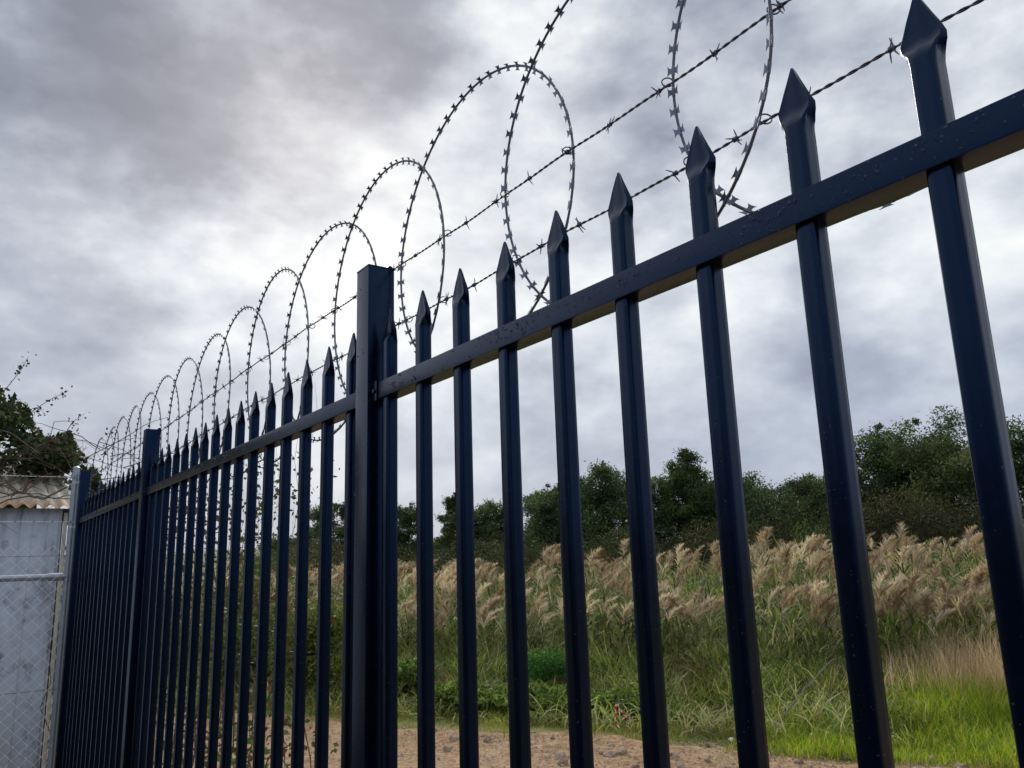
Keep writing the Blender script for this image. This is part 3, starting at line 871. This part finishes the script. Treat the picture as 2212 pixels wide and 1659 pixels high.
POSTS = [(.833, 2.22), (-1.6165, 2.22), (-4.085, 2.22), (-6.345, 2.268)]
HP = .0315
for k, (px, ph) in enumerate(POSTS):
    mb = MB(); mb.box((0, 0, ph / 2), (HP, .0325, ph / 2))
    po = mb.build('post', M_PAINT, fence, smooth=30, bevel=.0022); po.location = (px, YP, 0)
    mb = MB(); mb.box((0, 0, 0), (HP + .0006, .0331, .0018)); c = mb.build('post_cap', M_PAINT, po, bevel=.0008); c.location = (0, 0, ph + .0018)
    for sgn in ((1, -1) if 0 < k < 3 else ((-1,) if k == 0 else (1,))):
        for zc in (1.925, .23):
            br = MB()
            xx = sgn * (HP + .0015)
            br.box((xx, 0, 0), (.0015, .0215, .027))
            br.box((xx + sgn * .012, -.0215, 0), (.0105, .0012, .022)); br.box((xx + sgn * .012, .0215, 0), (.0105, .0012, .022))
            b = br.build('rail_bracket', M_PAINT, po, bevel=.0006); b.location = (0, 0, zc)
            sc = MB(); sc.tube([(xx + sgn * .013, -.0226, 0), (xx + sgn * .013, -.0268, 0)], .0045, 6); s = sc.build('screw', M_DARKSCREW, po, smooth=30); s.location = (0, 0, zc)
    # small eye lug that carries the upper barbed wire
    lug = MB(); lug.tube([(.0 + .02 * i, .010 + .010, 0) for i in range(2)], .008, 10); lg = lug.build('wire_lug', M_PAINT, po, smooth=40); lg.location = (0, .008, ph + .006)

for (xa, xb) in ((POSTS[1][0], POSTS[0][0]), (POSTS[2][0], POSTS[1][0]), (POSTS[3][0], POSTS[2][0])):
    a_, b_ = xa + HP + .017, xb - HP - .017
    a_, b_ = xa + HP + .012, xb - HP - .012
    for zc in (1.925, .23):
        mb = MB(); mb.box(((a_ + b_) / 2, YP, zc), ((b_ - a_) / 2, .0200, .0185))
        rl = mb.build('rail', M_PAINT, fence, smooth=30, bevel=.0026)
        if zc > 1:
            d = link('rain_drops', drops_mesh(620 if xa > -2 else 260, a_ + .02, b_ - .02, zc - .017, zc + .017, YP - .0201, 26), rl); d['kind'] = 'stuff'
# drops on the near post and pickets
d = link('rain_drops', drops_mesh(70, POSTS[1][0] - .028, POSTS[1][0] + .028, 1.5, 2.2, YP - .0326, 12), fence); d['kind'] = 'stuff'

# ------------------------------------------------------------------ barbed wires
YW = .80
def strand_mesh(x0, x1, z, amp=.004):
    mb = MB()
    for ph in (0, PI):
        pts = []; x = x0
        while x < x1:
            st = .0026 if x > -2.2 else .004
            a = 2 * PI * x / .031 + ph
            sag = amp * math.sin(x * 1.9) + .0018 * math.sin(x * 11) + .0008 * math.sin(x * 31)
            pts.append((x, YW + .0011 * math.cos(a), z + sag + .0011 * math.sin(a))); x += st
        mb.tube(pts, .00115, 5)
    return mb
def sagz(x, amp=.004): return amp * math.sin(x * 1.9) + .0018 * math.sin(x * 11) + .0008 * math.sin(x * 31)
def barb_mesh(sd):
    r = random.Random(sd); mb = MB()
    for s0 in (-.0022, .0022):
        pts = [(s0 + .0016 * (i / 14 - .5), .0030 * math.cos(i * .9), .0030 * math.sin(i * .9)) for i in range(15)]
        mb.tube(pts, .0010, 5)
        for e in (0, 1):
            a = r.uniform(0, 2 * PI) if e == 0 else a + PI + r.uniform(-.4, .4)
            b0 = Vector((s0, .0028 * math.cos(a), .0028 * math.sin(a)))
            dirv = Vector((r.uniform(-.35, .35) + (.35 if e else -.35), math.cos(a + .5), math.sin(a + .5))).normalized()
            L = r.uniform(.010, .0135)
            mb.tube([b0, b0 + dirv * L * .5, b0 + dirv * L], [.0010, .0010, .0005], 5)
    mb.tube([(-.0042, 0, 0), (-.002, 0, 0), (.002, 0, 0), (.0042, 0, 0)], [.0015, .0030, .0030, .0015], 7)
    return mb.mesh('barb', M_BARB, smooth=50)
BM = [barb_mesh(k) for k in range(5)]
for z, lb, name, ph in ((2.228, 'upper barbed wire strand running behind the picket tips at post top height', 'barbed_wire', .0672), (2.088, 'lower barbed wire strand passing just behind the picket points', 'barbed_wire', .0906)):
    t = thing(name, lb, 'barbed wire', (0, 0, 0))
    strand_mesh(-6.36, .9, z).build('strand', M_BARB, t, smooth=80)
    x = .82 - .0 + ph - .1083; q = 0
    while x > -6.3:
        bb = link('barb', BM[q % 5], t); bb.location = (x, YW, z + sagz(x)); bb.rotation_euler = (random.uniform(0, 6.28), 0, 0)
        x -= .1083 + random.gauss(0, .0012); q += 1

# ------------------------------------------------------------------ razor wire coil
CX = [.84, .435, .01, -.413, -.835, -1.255, -1.655, -2.02, -2.42, -2.82, -3.22, -3.635, -4.03, -4.43, -4.83, -5.19, -5.56, -6.0]
TOPZ = [.972] * 6 + [.955, .94, .932, .925, .925, .922, .922, .922, .922, .922, .918, .915]
RL = .304
coil = thing('razor_wire_coil', 'flat coil of overlapping razor wire loops standing above the fence', 'razor wire', (0, 0, 0))


def blade_mesh(sd):
    """pressed barb plate: a sleeve round the core wire and two winged points each side"""
    r = random.Random(sd)
    half = [(-.0044, .0018), (-.0040, .0045), (-.0054, .0068), (-.0086, .0088), (0, .0081), (.0086, .0088), (.0054, .0068), (.0040, .0045), (.0044, .0018)]
    V, F = [], []
    for sg in (1, -1):
        tilt = r.uniform(.15, .55)
        b = len(V)
        o2_ = [(x * sg, y) for x, y in half]
        for dy in (-.0003, .0003):
            for x, y in o2_: V.append((x, sg * y * math.cos(tilt), dy + y * math.sin(tilt)))
        n = len(o2_)
        F.append(tuple(b + k for k in range(n))); F.append(tuple(b + n + k for k in reversed(range(n))))
        for k in range(n): F.append((b + k, b + n + k, b + n + (k + 1) % n, b + (k + 1) % n))
    mb = MB(); mb.v, mb.f = V, F
    mb.tube([(-.0068, 0, 0), (.0068, 0, 0)], .0027, 6)
    return mb.mesh('blade', M_RAZOR)
BL = [blade_mesh(k) for k in range(6)]
NB = 57
all_bl = []
loops = []
camp = Vector((0, 0, 1.55))
for q, (cx, tz) in enumerate(zip(CX, TOPZ)):
    cz = 1.55 + tz - RL
    rr = random.Random(q + 50)
    e1, e2, p1 = rr.uniform(-.006, .006), rr.uniform(-.003, .003), rr.uniform(0, 6)
    yo = YW + (.0045 if q % 2 else -.0045)
    def P(th, e1=e1, e2=e2, p1=p1, cx=cx, cz=cz, yo=yo):
        R = RL + e1 * math.cos(2 * th + p1) + e2 * math.cos(3 * th)
        return Vector((cx + R * math.sin(th), yo + .009 * math.sin(th + p1), cz + R * math.cos(th)))
    n = 128 if cx > -3 else 72
    mb = MB(); mb.tube([P(2 * PI * k / n) for k in range(n)], .0023, 6, closed=True)
    lp = mb.build('loop', M_CORE, coil, smooth=80)
    p0 = rr.random()
    for k in range(NB):
        th = 2 * PI * (k + p0) / NB
        c = P(th); tng = (P(th + .01) - P(th - .01)).normalized()
        rad_ = Vector((math.sin(th), 0, math.cos(th)))
        yv = tng.cross(rad_).normalized(); rad_ = yv.cross(tng)
        tw = math.radians(28) + .22 * math.sin(th * 3 + p1)
        b1 = rad_ * math.cos(tw) + yv * math.sin(tw); b2 = tng.cross(b1)
        M = Matrix((tng, b1, b2)).transposed().to_4x4(); M.translation = c
        dist = (c - camp).length
        vis = (c - camp).normalized()
        inframe = abs(vis.dot(R_) / max(vis.dot(W_), .01)) < .66 and abs(vis.dot(U_) / max(vis.dot(W_), .01)) < .50 and vis.dot(W_) > 0
        all_bl.append(((dist if inframe else dist + 50), lp, M, (k + q) % 6))
    # wire clips where the loop is tied to the two barbed wires
    for wz in (2.228, 2.088):
        dz_ = wz - cz
        if abs(dz_) < RL:
            dx_ = math.sqrt(RL * RL - dz_ * dz_)
            for sg in (-1, 1):
                c = Vector((cx + sg * dx_, YW, wz)); cm = MB()
                a0 = rr.uniform(0, 6)
                pts = [c + Vector((.0035 * math.cos(a0 + s) * 1.3, .006 * math.cos(a0 + s) , .0062 * math.sin(a0 + s))) * (1 + .04 * s) for s in [k * .5 for k in range(13)]]
                cm.tube(pts, .0011, 5)
                cm.build('wire_clip', M_BARB, lp, smooth=80)
all_bl.sort(key=lambda a: a[0])
for d_, lp, M, v_ in all_bl[:300]:
    b = link('blade', BL[v_], lp); b.matrix_local = M
VV, FF = [], []
for d_, lp, M, v_ in all_bl[300:]:
    me = BL[v_]; b0 = len(VV)
    VV += [tuple(M @ v.co) for v in me.vertices]; FF += [tuple(b0 + k for k in p.vertices) for p in me.polygons]
me = bpy.data.meshes.new('far_blades'); me.from_pydata(VV, [], FF); me.update(); me.materials.append(M_RAZOR)
tag(link('far_blades', me, coil), kind='stuff')

# ------------------------------------------------------------------ chain link fence at the left corner
XC = -6.42
cl = thing('chain_link_fence', 'galvanised chain link fence with pipe rail in front of the shed wall', 'fence', (0, 0, 0))
mb = MB(); mb.tube([(XC, .712, 0), (XC, .712, 2.30)], .0225, 16); mb.build('post', M_GALV, cl, smooth=40)
mb = MB(); mb.tube([(XC, .712, 2.300), (XC, .712, 2.306), (XC, .712, 2.316)], [.0245, .0245, .010], 16); mb.build('post_cap', M_GALV, cl, smooth=40)
mb = MB(); mb.tube([(XC, .70, 1.552), (XC, -2.6, 1.552)], .0212, 14); mb.build('pipe_rail', M_GALV, cl, smooth=40)
mb = MB(); mb.tube([(XC, .705, 1.552), (XC, .60, 1.552)], .0262, 14); mb.tube([(XC, .712, 1.522), (XC, .712, 1.582)], .0275, 14); mb.build('rail_fitting', M_GALV, cl, smooth=40)
pt = .041
for k in range(50):
    y0 = .69 - k * pt / 1.0
    pts = []; z = 1.762; s = 0
    while z > .02:
        pts.append((XC + .028 + (.0022 if s % 2 else -.0022), y0 - (pt if (s + k) % 2 else 0), z)); z -= pt; s += 1
    p0_ = [(XC + .028, pts[0][1] + .002, 1.762 + .038), (XC + .028, pts[0][1] - .004, 1.762 + .018)] if k % 2 else []
    mb = MB(); mb.tube(p0_ + pts, .0020, 4, cap=False); mb.build('mesh_wire', M_MESH, cl)
for z in (1.694, .823):
    mb = MB(); mb.tube([(XC + .026, .70, z), (XC + .026, -2.6, z - .01)], .0016, 5); mb.build('line_wire', M_BARB, cl)
for z, kk in ((2.234, 0), (1.925, 1)):
    for ph in (0,):
        mb = MB()
        for ph_ in (0, PI):
            pts = [(XC + .03 + .0014 * math.cos(y * 130 + ph_), .74 - y, z + .0014 * math.sin(y * 130 + ph_) - .004 * math.sin(y)) for y in np.arange(0, 3.3, .012)]
            mb.tube(pts, .0011, 4)
        mb.build('barbed_strand', M_MESH, cl)
    for q in range(30):
        bb = link('barb', BM[q % 5], cl); bb.location = (XC + .03, .70 - q * .11, z); bb.rotation_euler = (0, 0, PI / 2)
    # tie wires round the steel corner post
    mb = MB(); pts = []
    for s in range(25):
        a = s * 2 * PI / 12; r_ = .046
        pts.append((XC + .04 + (r_ + .012) * math.cos(a), .735 + r_ * math.sin(a), z - .05 + .003 * s / 4 + .004 * math.sin(a * 2)))
    mb.tube(pts, .0011, 4); mb.build('tie_wire', M_MESH, cl)

# ------------------------------------------------------------------ shed
def wall_mat():
    mt, g = new_mat('painted_sheet')
    geo = g.n('ShaderNodeNewGeometry').outputs['Position']
    mp = g.n('ShaderNodeMapping', i_Vector=geo, i_Scale=(1.0, 1.0, .22)).outputs[0]
    st = g.noise(mp, 6.0, 7, .65); bl = g.noise(geo, 5.5, 8, .7, .6); fine = g.noise(geo, 60, 4, .6)
    c = g.ramp(bl, [(.34, (.17, .20, .27)), (.46, (.44, .52, .66)), (.7, (.56, .65, .80))])
    c = g.mix(g.ramp(st, [(.52, (0, 0, 0)), (.74, (.75, .75, .75))]), c, (.15, .16, .19, 1))
    z = g.n('ShaderNodeSeparateXYZ', i_0=geo).outputs[2]
    damp = g.math('MULTIPLY', g.math('SUBTRACT', .75, z), g.math('MULTIPLY', g.ramp(bl, [(.42, (0, 0, 0)), (.6, (1, 1, 1))]), 1.0), clamp=True)
    c = g.mix(damp, c, (.10, .085, .045, 1))
    rust = g.ramp(g.noise(geo, 3.1, 8, .72, .8), [(.60, (0, 0, 0)), (.68, (.6, .6, .6))])
    c = g.mix(rust, c, (.14, .085, .05, 1))
    b = g.n('ShaderNodeBump', i_Strength=.25, i_Distance=.004, i_Height=fine)
    p = g.n('ShaderNodeBsdfPrincipled', i_Base_Color=c, i_Roughness=.6, i_Normal=b.outputs[0])
    finish(g, p.outputs[0]); return mt


def roof_mat():
    mt, g = new_mat('rusty_corrugated_roof')
    geo = g.n('ShaderNodeNewGeometry').outputs['Position']
    n = g.noise(geo, 4.5, 8, .7, .5); n2 = g.noise(geo, 30, 6, .65)
    x = g.n('ShaderNodeSeparateXYZ', i_0=geo).outputs[0]
    eave = g.math('MULTIPLY_ADD', x, 2.6, 2.6 * 8.05)
    f = g.math('ADD', eave, g.math('MULTIPLY', g.math('SUBTRACT', n, .5), 2.2), clamp=True)
    c = g.ramp(n2, [(.3, (.40, .37, .32)), (.7, (.62, .60, .54))])
    c = g.mix(f, c, g.ramp(n2, [(.3, (.20, .08, .03)), (.7, (.52, .30, .15))]))
    b = g.n('ShaderNodeBump', i_Strength=.3, i_Distance=.004, i_Height=n2)
    p = g.n('ShaderNodeBsdfPrincipled', i_Base_Color=c, i_Roughness=.75, i_Normal=b.outputs[0])
    finish(g, p.outputs[0]); return mt


shed = thing('shed', 'pale painted sheet metal shed with rusty corrugated roof behind the chain link', 'shed', (-8.9, -.8, 0))
SX, SY = -7.8, .82
MW, MR = wall_mat(), roof_mat()
off = Vector((8.9, .8, 0))
def ribbed_sheet(y0, y1, z0, z1, x):
    """sheet with broad raised ribs, facing +x"""
    mb = MB(); n = int((y1 - y0) / .19)
    prof = []
    w = (y1 - y0) / n
    for k in range(n):
        a = y0 + k * w
        prof += [(a, 0), (a + w * .42, 0), (a + w * .50, .010), (a + w * .86, .010), (a + w * .94, 0)]
    prof.append((y1, 0))
    V, F = [], []
    for yy, dx in prof:
        for zz_ in (z0, z1): V.append((x + dx, yy, zz_))
    m_ = len(prof)
    for yy, dx in prof:
        for zz_ in (z0, z1): V.append((x + dx - .004, yy, zz_))
    for k in range(m_ - 1):
        F.append((2 * k, 2 * k + 2, 2 * k + 3, 2 * k + 1)); b = 2 * m_
        F.append((b + 2 * k, b + 2 * k + 1, b + 2 * k + 3, b + 2 * k + 2)); F.append((2 * k + 1, 2 * k + 3, b + 2 * k + 3, b + 2 * k + 1)); F.append((2 * k, b + 2 * k, b + 2 * k + 2, 2 * k + 2))
    mb.add(V, F); return mb
for k in range(5):
    y1 = SY - .03 - k * .76
    s = ribbed_sheet(y1 - .77, y1, .03, 2.118, SX + .004 * (k % 2)).build('wall_sheet', MW, shed); s.location = off
mb = MB(); mb.box((SX + .018, SY - .008, 1.04), (.012, .011, 1.04)); mb.box((SX - .008, SY + .007, 1.04), (.03, .003, 1.04)); s = mb.build('corner_trim', simple_mat('trim', (.42, .42, .40), (.60, .60, .58), 9, .6, .15), shed); s.location = off
mb = MB(); mb.box((SX - 2.42, -1.1, 1.25), (.012, 1.88, 1.25)); s = mb.build('back_wall', simple_mat('back_board', (.05, .045, .04), (.12, .10, .08), 7, .9, .5), shed); s.location = off
mb = MB(); mb.box((SX - 1.2, SY - .03, 1.05), (1.17, .012, 1.05)); s = mb.build('side_wall', simple_mat('weathered_board', (.05, .04, .03), (.13, .10, .075), 7, .9, .5), shed); s.location = off
mb = MB(); mb.box((SX - .03, -1.07, 2.06), (.02, 1.98, .058)); s = mb.build('eave_beam', M_TWIG, shed); s.location = off


def roof_sheet(y0, y1):
    V, F = [], []; pitch = .098; n = int((y1 - y0) / pitch * 8) + 1
    ys = np.linspace(y0, y1, n); m_ = 9
    for lay in (0, -.005):
        for i in range(m_):
            f = i / (m_ - 1); x = -7.66 - 2.6 * f; z = 2.115 + .66 * f
            for y in ys: V.append((x, y, z + .017 * math.cos(2 * PI * y / pitch) + lay + (.012 * math.sin(y * 3) if i == 0 else 0)))
    for lay in range(2):
        b = lay * m_ * n
        for i in range(m_ - 1):
            for j in range(n - 1):
                q = (b + i * n + j, b + i * n + j + 1, b + (i + 1) * n + j + 1, b + (i + 1) * n + j)
                F.append(q if lay else q[::-1])
    b = m_ * n
    for j in range(n - 1): F.append((j, j + 1, b + j + 1, b + j))
    mb = MB(); mb.add(V, F); return mb
for k in range(5):
    y1 = .90 - k * .74
    s = roof_sheet(y1 - .78, y1).build('roof_sheet', MR, shed, smooth=50); s.location = off + Vector((0, 0, .006 * (k % 2)))


def vine(name, label, bounds, N, size, pal, w, ntw, drape, catg='vine', fringe=None, sprigs=()):
    t = thing(name, label, catg, (0, 0, 0))
    P = bounds(N)
    V, F = leaves(P, RNG.uniform(.6, 1.3, len(P)) * size, 1.5, -.1)
    C = tints(len(P), pal, w, 1, .35)
    f = bulk('foliage', V, F, M_LEAF, t, np.repeat(C, 4, 0)); f['kind'] = 'stuff'
    mb = MB()
    for _ in range(ntw): mb.tube(*drape())
    mb.build('stems', M_TWIG, t)
    for pts in sprigs:
        mb = MB(); mb.tube(pts, [.004, .003, .0015], 5)
        mb.build('shoot', M_TWIG, t)
        e = Vector(pts[-1]); m0 = Vector(pts[0])
        cen = np.array([tuple(m0.lerp(e, random.uniform(.45, 1.03)) + Vector((random.gauss(0, .03), random.gauss(0, .03), random.gauss(0, .03)))) for _ in range(26)])
        V, F = leaves(cen, RNG.uniform(.02, .045, 26), 1.4); f = bulk('shoot_leaves', V, F, M_LEAF, t, np.repeat(tints(26, [(.06, .04, .035), (.05, .06, .03)]), 4, 0)); f['kind'] = 'stuff'
    return t


def top_of(y):   # silhouette of the vine mass above the shed roof
    return np.interp(y, [-2.5, -.6, .15, .34, .50, .62, .76, .92, 1.12, 1.3, 1.6], [3.35, 3.30, 3.36, 3.26, 3.16, 2.92, 2.86, 2.86, 2.66, 2.3, 2.0])
def vb(N):
    y = RNG.uniform(-2.4, 1.38, N); x = -9.15 + RNG.normal(0, .30, N)
    z1 = top_of(y) + .10 + .07 * vnoise(y * 9, x * 7, 1, 3) - .30 * np.abs(x + 9.15); z0 = 2.55 + .10 * vnoise(y * 5, x * 5, 1, 1) - .9 * np.clip(y - .95, 0, 1)
    k = RNG.random(N) ** .7
    z = z0 + (z1 - z0) * k
    n = vnoise(x * 6, z * 8, 1, 2) + vnoise(y * 8, z * 7, 1, 5)
    keep = n > -.35 - 0.2 * (1 - k)
    return np.stack([x, y, z], -1)[keep]
def dr():
    y = random.uniform(-1.6, 1.3); x = random.uniform(-9.2, -8.0); z = random.uniform(2.35, 2.75)
    pts = [Vector((x, y, z))]; d = Vector((random.uniform(-.3, .7), random.uniform(-1, 1), random.uniform(-.2, .6)))
    for _ in range(6):
        d += Vector((random.gauss(0, .35), random.gauss(0, .35), random.gauss(-.12, .2))); pts.append(pts[-1] + d.normalized() * random.uniform(.08, .17))
    r0 = random.uniform(.0025, .006)
    return pts, [r0 * (1 - .1 * k) for k in range(7)], 4
sprg = [[(-8.5, .30, 3.15), (-8.5, .42, 3.38), (-8.45, .47, 3.52)], [(-8.6, .55, 3.0), (-8.55, .68, 3.12), (-8.5, .83, 3.22)], [(-8.6, .80, 2.70), (-8.55, .90, 2.92), (-8.5, .99, 3.0)],
        [(-8.6, 1.22, 2.35), (-8.6, 1.30, 2.62), (-8.6, 1.24, 2.86)], [(-8.5, .42, 2.95), (-8.45, .58, 3.02), (-8.4, .64, 2.96)]]
vine('bramble', 'dense bramble with dark green leaves piled over the shed roof', vb, 21000, .062, [(.035, .065, .028), (.055, .10, .035), (.075, .045, .035), (.025, .04, .022), (.12, .14, .06)], [.32, .25, .15, .2, .08], 120, dr, 'bramble', sprigs=[[(a - .5, b * 1.04, c + .16) for a, b, c in q] for q in sprg])
# matted dry stems on the roof edge and the moss line above it
parts = []
N = 5200
y = RNG.uniform(-2.4, 1.2, N); x = RNG.uniform(-10.1, -9.2, N)
z = 2.115 + (-7.66 - x) / 2.6 * .66 + .02 + .24 * RNG.random(N) ** 1.3 * np.clip((-9.1 - x) * 2, .1, 1)
V, F, k = ribbons(np.stack([x, y, z], -1), RNG.uniform(0, 6.28, N), RNG.uniform(.5, 1.9, N), RNG.uniform(.05, .16, N), RNG.uniform(.004, .009, N), RNG.uniform(0, 1, N), 2)
o = bulk('dead_vine_litter', V, F, M_DRY, cols=tints(N, [(.12, .10, .05), (.20, .15, .09), (.09, .11, .04), (.07, .10, .03)], None, k)); tag(o, 'matted dead vine litter and moss lying on the shed roof', 'litter', kind='stuff')
t = thing('dead_creeper', 'bare brown creeper stems trailing down over the rusty roof edge', 'creeper', (0, 0, 0))
for q in range(58):
    mb = MB(); y = random.uniform(-1.0, .9); x = random.uniform(-8.7, -7.9); zr = lambda x: 2.115 + (-7.66 - x) / 2.6 * .66 + .03
    pts = [Vector((x, y, zr(x) + .10))]; dy = random.uniform(-.16, .16)
    for _ in range(7):
        x += random.uniform(.0, .12); y += dy + random.gauss(0, .035); h = zr(min(x, -7.66)) + random.uniform(.0, .05) - (max(0, x + 7.66) * 1.2)
        pts.append(Vector((x, y, h)))
    r0 = random.choice([.003, .004, .006, .009]); mb.tube(pts, [r0 * (1 - .09 * k) for k in range(8)], 5); mb.build('stem', M_TWIG, t)
# the gap between the shed and the corner post: dead leaves and stems
def gb(N): return np.stack([RNG.uniform(-8.3, -7.2, N), RNG.uniform(.86, 1.5, N), RNG.random(N) ** 1.2 * 2.1], -1)
def gd():
    x, y = random.uniform(-8.2, -7.2), random.uniform(.88, 1.4); pts = [Vector((x, y, 0))]; n = 7
    for k in range(n): pts.append(pts[-1] + Vector((random.gauss(0, .05), random.gauss(0, .05), random.uniform(.15, .36))))
    r0 = random.uniform(.003, .007); return pts, [r0 * (1 - .1 * k) for k in range(n + 1)], 5
vine('climber', 'brown dying climber in the gap between shed corner and fence', gb, 4200, .055, [(.10, .06, .035), (.06, .055, .03), (.05, .08, .03), (.22, .10, .05)], [.35, .3, .2, .15], 40, gd, 'climber')

# brambles just behind the far panels of the steel fence
def mk(x0, x1, zt, N, y0=.98, y1=2.0):
    def f(N_): 
        x = RNG.uniform(x0, x1, N_); y = RNG.uniform(y0, y1, N_); z = RNG.random(N_) * (zt + .22 * vnoise(x * 4, y * 3, 1, 2))
        k = vnoise(x * 5, z * 5, 1, 4) + vnoise(y * 6, z * 7, 1, 1) > -.15
        return np.stack([x, y, z], -1)[k]
    def d():
        x, y = random.uniform(x0, x1), random.uniform(y0, y1); pts = [Vector((x, y, 0))]; n = 10; dx = random.gauss(0, .035)
        for k in range(n): pts.append(pts[-1] + Vector((dx + random.gauss(0, .045), random.gauss(0, .04), zt / n * random.uniform(.6, 1.45))))
        r0 = random.uniform(.002, .006); return pts, [r0 * (1 - .08 * k) for k in range(n + 1)], 4
    return f, d
for lb, x0, x1, zt, N, pal in (('tall thin bramble with sparse leaves behind the middle fence panel', -4.7, -3.6, 1.75, 1300, [(.09, .14, .04), (.14, .19, .06), (.05, .08, .03), (.16, .08, .04)]),
                               ('tangled bramble reaching above the pickets by the second post', -5.5, -4.6, 2.2, 2200, [(.05, .08, .03), (.09, .12, .045), (.12, .06, .04)]),
                               ('dark bramble thicket behind the far end of the fence', -6.4, -5.3, 2.25, 3600, [(.04, .06, .028), (.07, .09, .04), (.10, .06, .04)])):
    f_, d_ = mk(x0, x1, zt, N, .98, 1.35 if x0 > -4.8 else 2.0)
    vine('bramble', lb, f_, N, .036, pal, None, 9, d_, 'bramble')

# ------------------------------------------------------------------ small things
def tape_mat():
    mt, g = new_mat('barrier_tape')
    at = g.n('ShaderNodeAttribute', attribute_name='tint').outputs['Color']
    p = g.n('ShaderNodeBsdfPrincipled', i_Base_Color=at, i_Roughness=.35); finish(g, p.outputs[0]); return mt
def tape():
    # an inverted V of red and white striped tape, draped over a stalk
    apex = Vector((-5.86, 5.17, .26)); L = apex + Vector((-.01, .0, -.20)) ; Rr = apex + Vector((.075, .065, -.13))
    V, F, C = [], [], []
    path = [L + Vector((.02, .01, -.0)), L.lerp(apex, .33) + Vector((-.012, 0, 0)), L.lerp(apex, .66) + Vector((-.007, 0, 0)), apex + Vector((-.006, 0, -.005)), apex + Vector((.006, .006, -.004)), apex.lerp(Rr, .35), apex.lerp(Rr, .7) + Vector((.006, 0, .008)), Rr, Rr + Vector((.03, .02, .005))]
    fine = []
    for i in range(len(path) - 1):
        for k in range(6): fine.append(path[i].lerp(path[i + 1], k / 6))
    dist = 0
    side = Vector((.82, .57, 0))
    for i in range(len(fine) - 1):
        a, b = fine[i], fine[i + 1]; dist += (b - a).length
        w = .0095 * (.75 + .35 * math.sin(i * .9)); tw = Vector((0, 0, .006 * math.sin(i * .7)))
        n = len(V)
        V += [a - side * w + tw, a + side * w - tw, b + side * w - tw, b - side * w + tw]; F.append((n, n + 1, n + 2, n + 3))
        c = (.62, .045, .03) if int(dist / .033) % 2 else (.75, .72, .70)
        C += [c] * 4
    o = bulk('barrier_tape', np.array([tuple(v) for v in V]), np.array(F), tape_mat(), cols=np.array(C))
    md = o.modifiers.new('thickness', 'SOLIDIFY'); md.thickness = .0012
    tag(o, 'red and white striped barrier tape hanging as an inverted V in the grass', 'tape')
tape()
# bleached fallen stick
mb = MB(); A, B = Vector((-4.78, 5.98, .05)), Vector((-5.05, 7.35, .52))
pts = [A.lerp(B, k / 8) + Vector((random.gauss(0, .008), random.gauss(0, .008), .04 * math.sin(k / 8 * PI))) for k in range(9)]
mb.tube(pts, [.010 * (1 - .06 * k) for k in range(9)], 6)
mb.tube([pts[4], pts[4] + Vector((.06, .05, .10))], [.006, .003], 5)
tag(mb.build('stick', M_PALEBARK, smooth=60), 'bleached fallen stick leaning out of the weeds', 'stick')
# crumpled white litter at the verge
bm = bmesh.new(); bmesh.ops.create_icosphere(bm, subdivisions=2, radius=.028)
for v in bm.verts: v.co *= random.uniform(.65, 1.15); v.co.z *= .6
me = bpy.data.meshes.new('litter'); bm.to_mesh(me); bm.free(); me.materials.append(simple_mat('white_plastic', (.6, .62, .64), (.8, .8, .8), 30, .4, .2))
o = link('litter', me); o.location = (-4.93, 5.62, .035); tag(o, 'crumpled white scrap of litter where grass meets dirt', 'litter')
# yellow flowers
for q in range(14):
    mb = MB(); h = random.uniform(.10, .3)
    x, y = -6.4 + random.gauss(0, .16), 5.75 + random.gauss(0, .12)
    mb.tube([(0, 0, 0), (0.01, 0, h)], .0015, 4); t = thing('flower', 'tiny yellow weed flower in the low clump by the track', 'flower', (x, y, .1), group='yellow flowers in the weed clump')
    mb.build('stem', M_TWIG, t)
    mb = MB()
    for k in range(6):
        a = k * PI / 3; mb.add([(0.01, 0, h), (.01 + .014 * math.cos(a - .3), .014 * math.sin(a - .3), h + .004), (.01 + .018 * math.cos(a), .018 * math.sin(a), h + .005), (.01 + .014 * math.cos(a + .3), .014 * math.sin(a + .3), h + .004)], [(0, 1, 2, 3)])
    mb.build('petals', simple_mat('petal', (.55, .36, .02), (.7, .5, .03), 30, .6, .1) if q == 0 else bpy.data.materials['petal'], t)
# two small birds far off over the field
for q, (lc, lb) in enumerate((((-37.0, 15.3, 5.9), 'tiny dark bird in flight immediately left of the near post'), ((-37.7, 13.4, 4.3), 'tiny dark bird flying lower and farther left'))):
    t = thing('bird', lb, 'bird', lc)
    mb = MB(); mb.tube([(-.12, 0, 0), (-.05, 0, .01), (.04, 0, .01), (.10, 0, .015), (.14, 0, .01)], [.008, .032, .036, .022, .004], 7); mb.build('body', M_BARK, t, smooth=60)
    for sg in (-1, 1):
        mb = MB(); mb.add([(.05, sg * .02, .02), (-.04, sg * .02, .02), (-.05, sg * .13, .06), (.03, sg * .12, .06), (-.06, sg * .25, .03)], [(0, 1, 2, 3), (3, 2, 4)]); w = mb.build('wing', M_BARK, t)
        w.modifiers.new('thickness', 'SOLIDIFY').thickness = .006
    t.rotation_euler = (0, 0, 1.0)
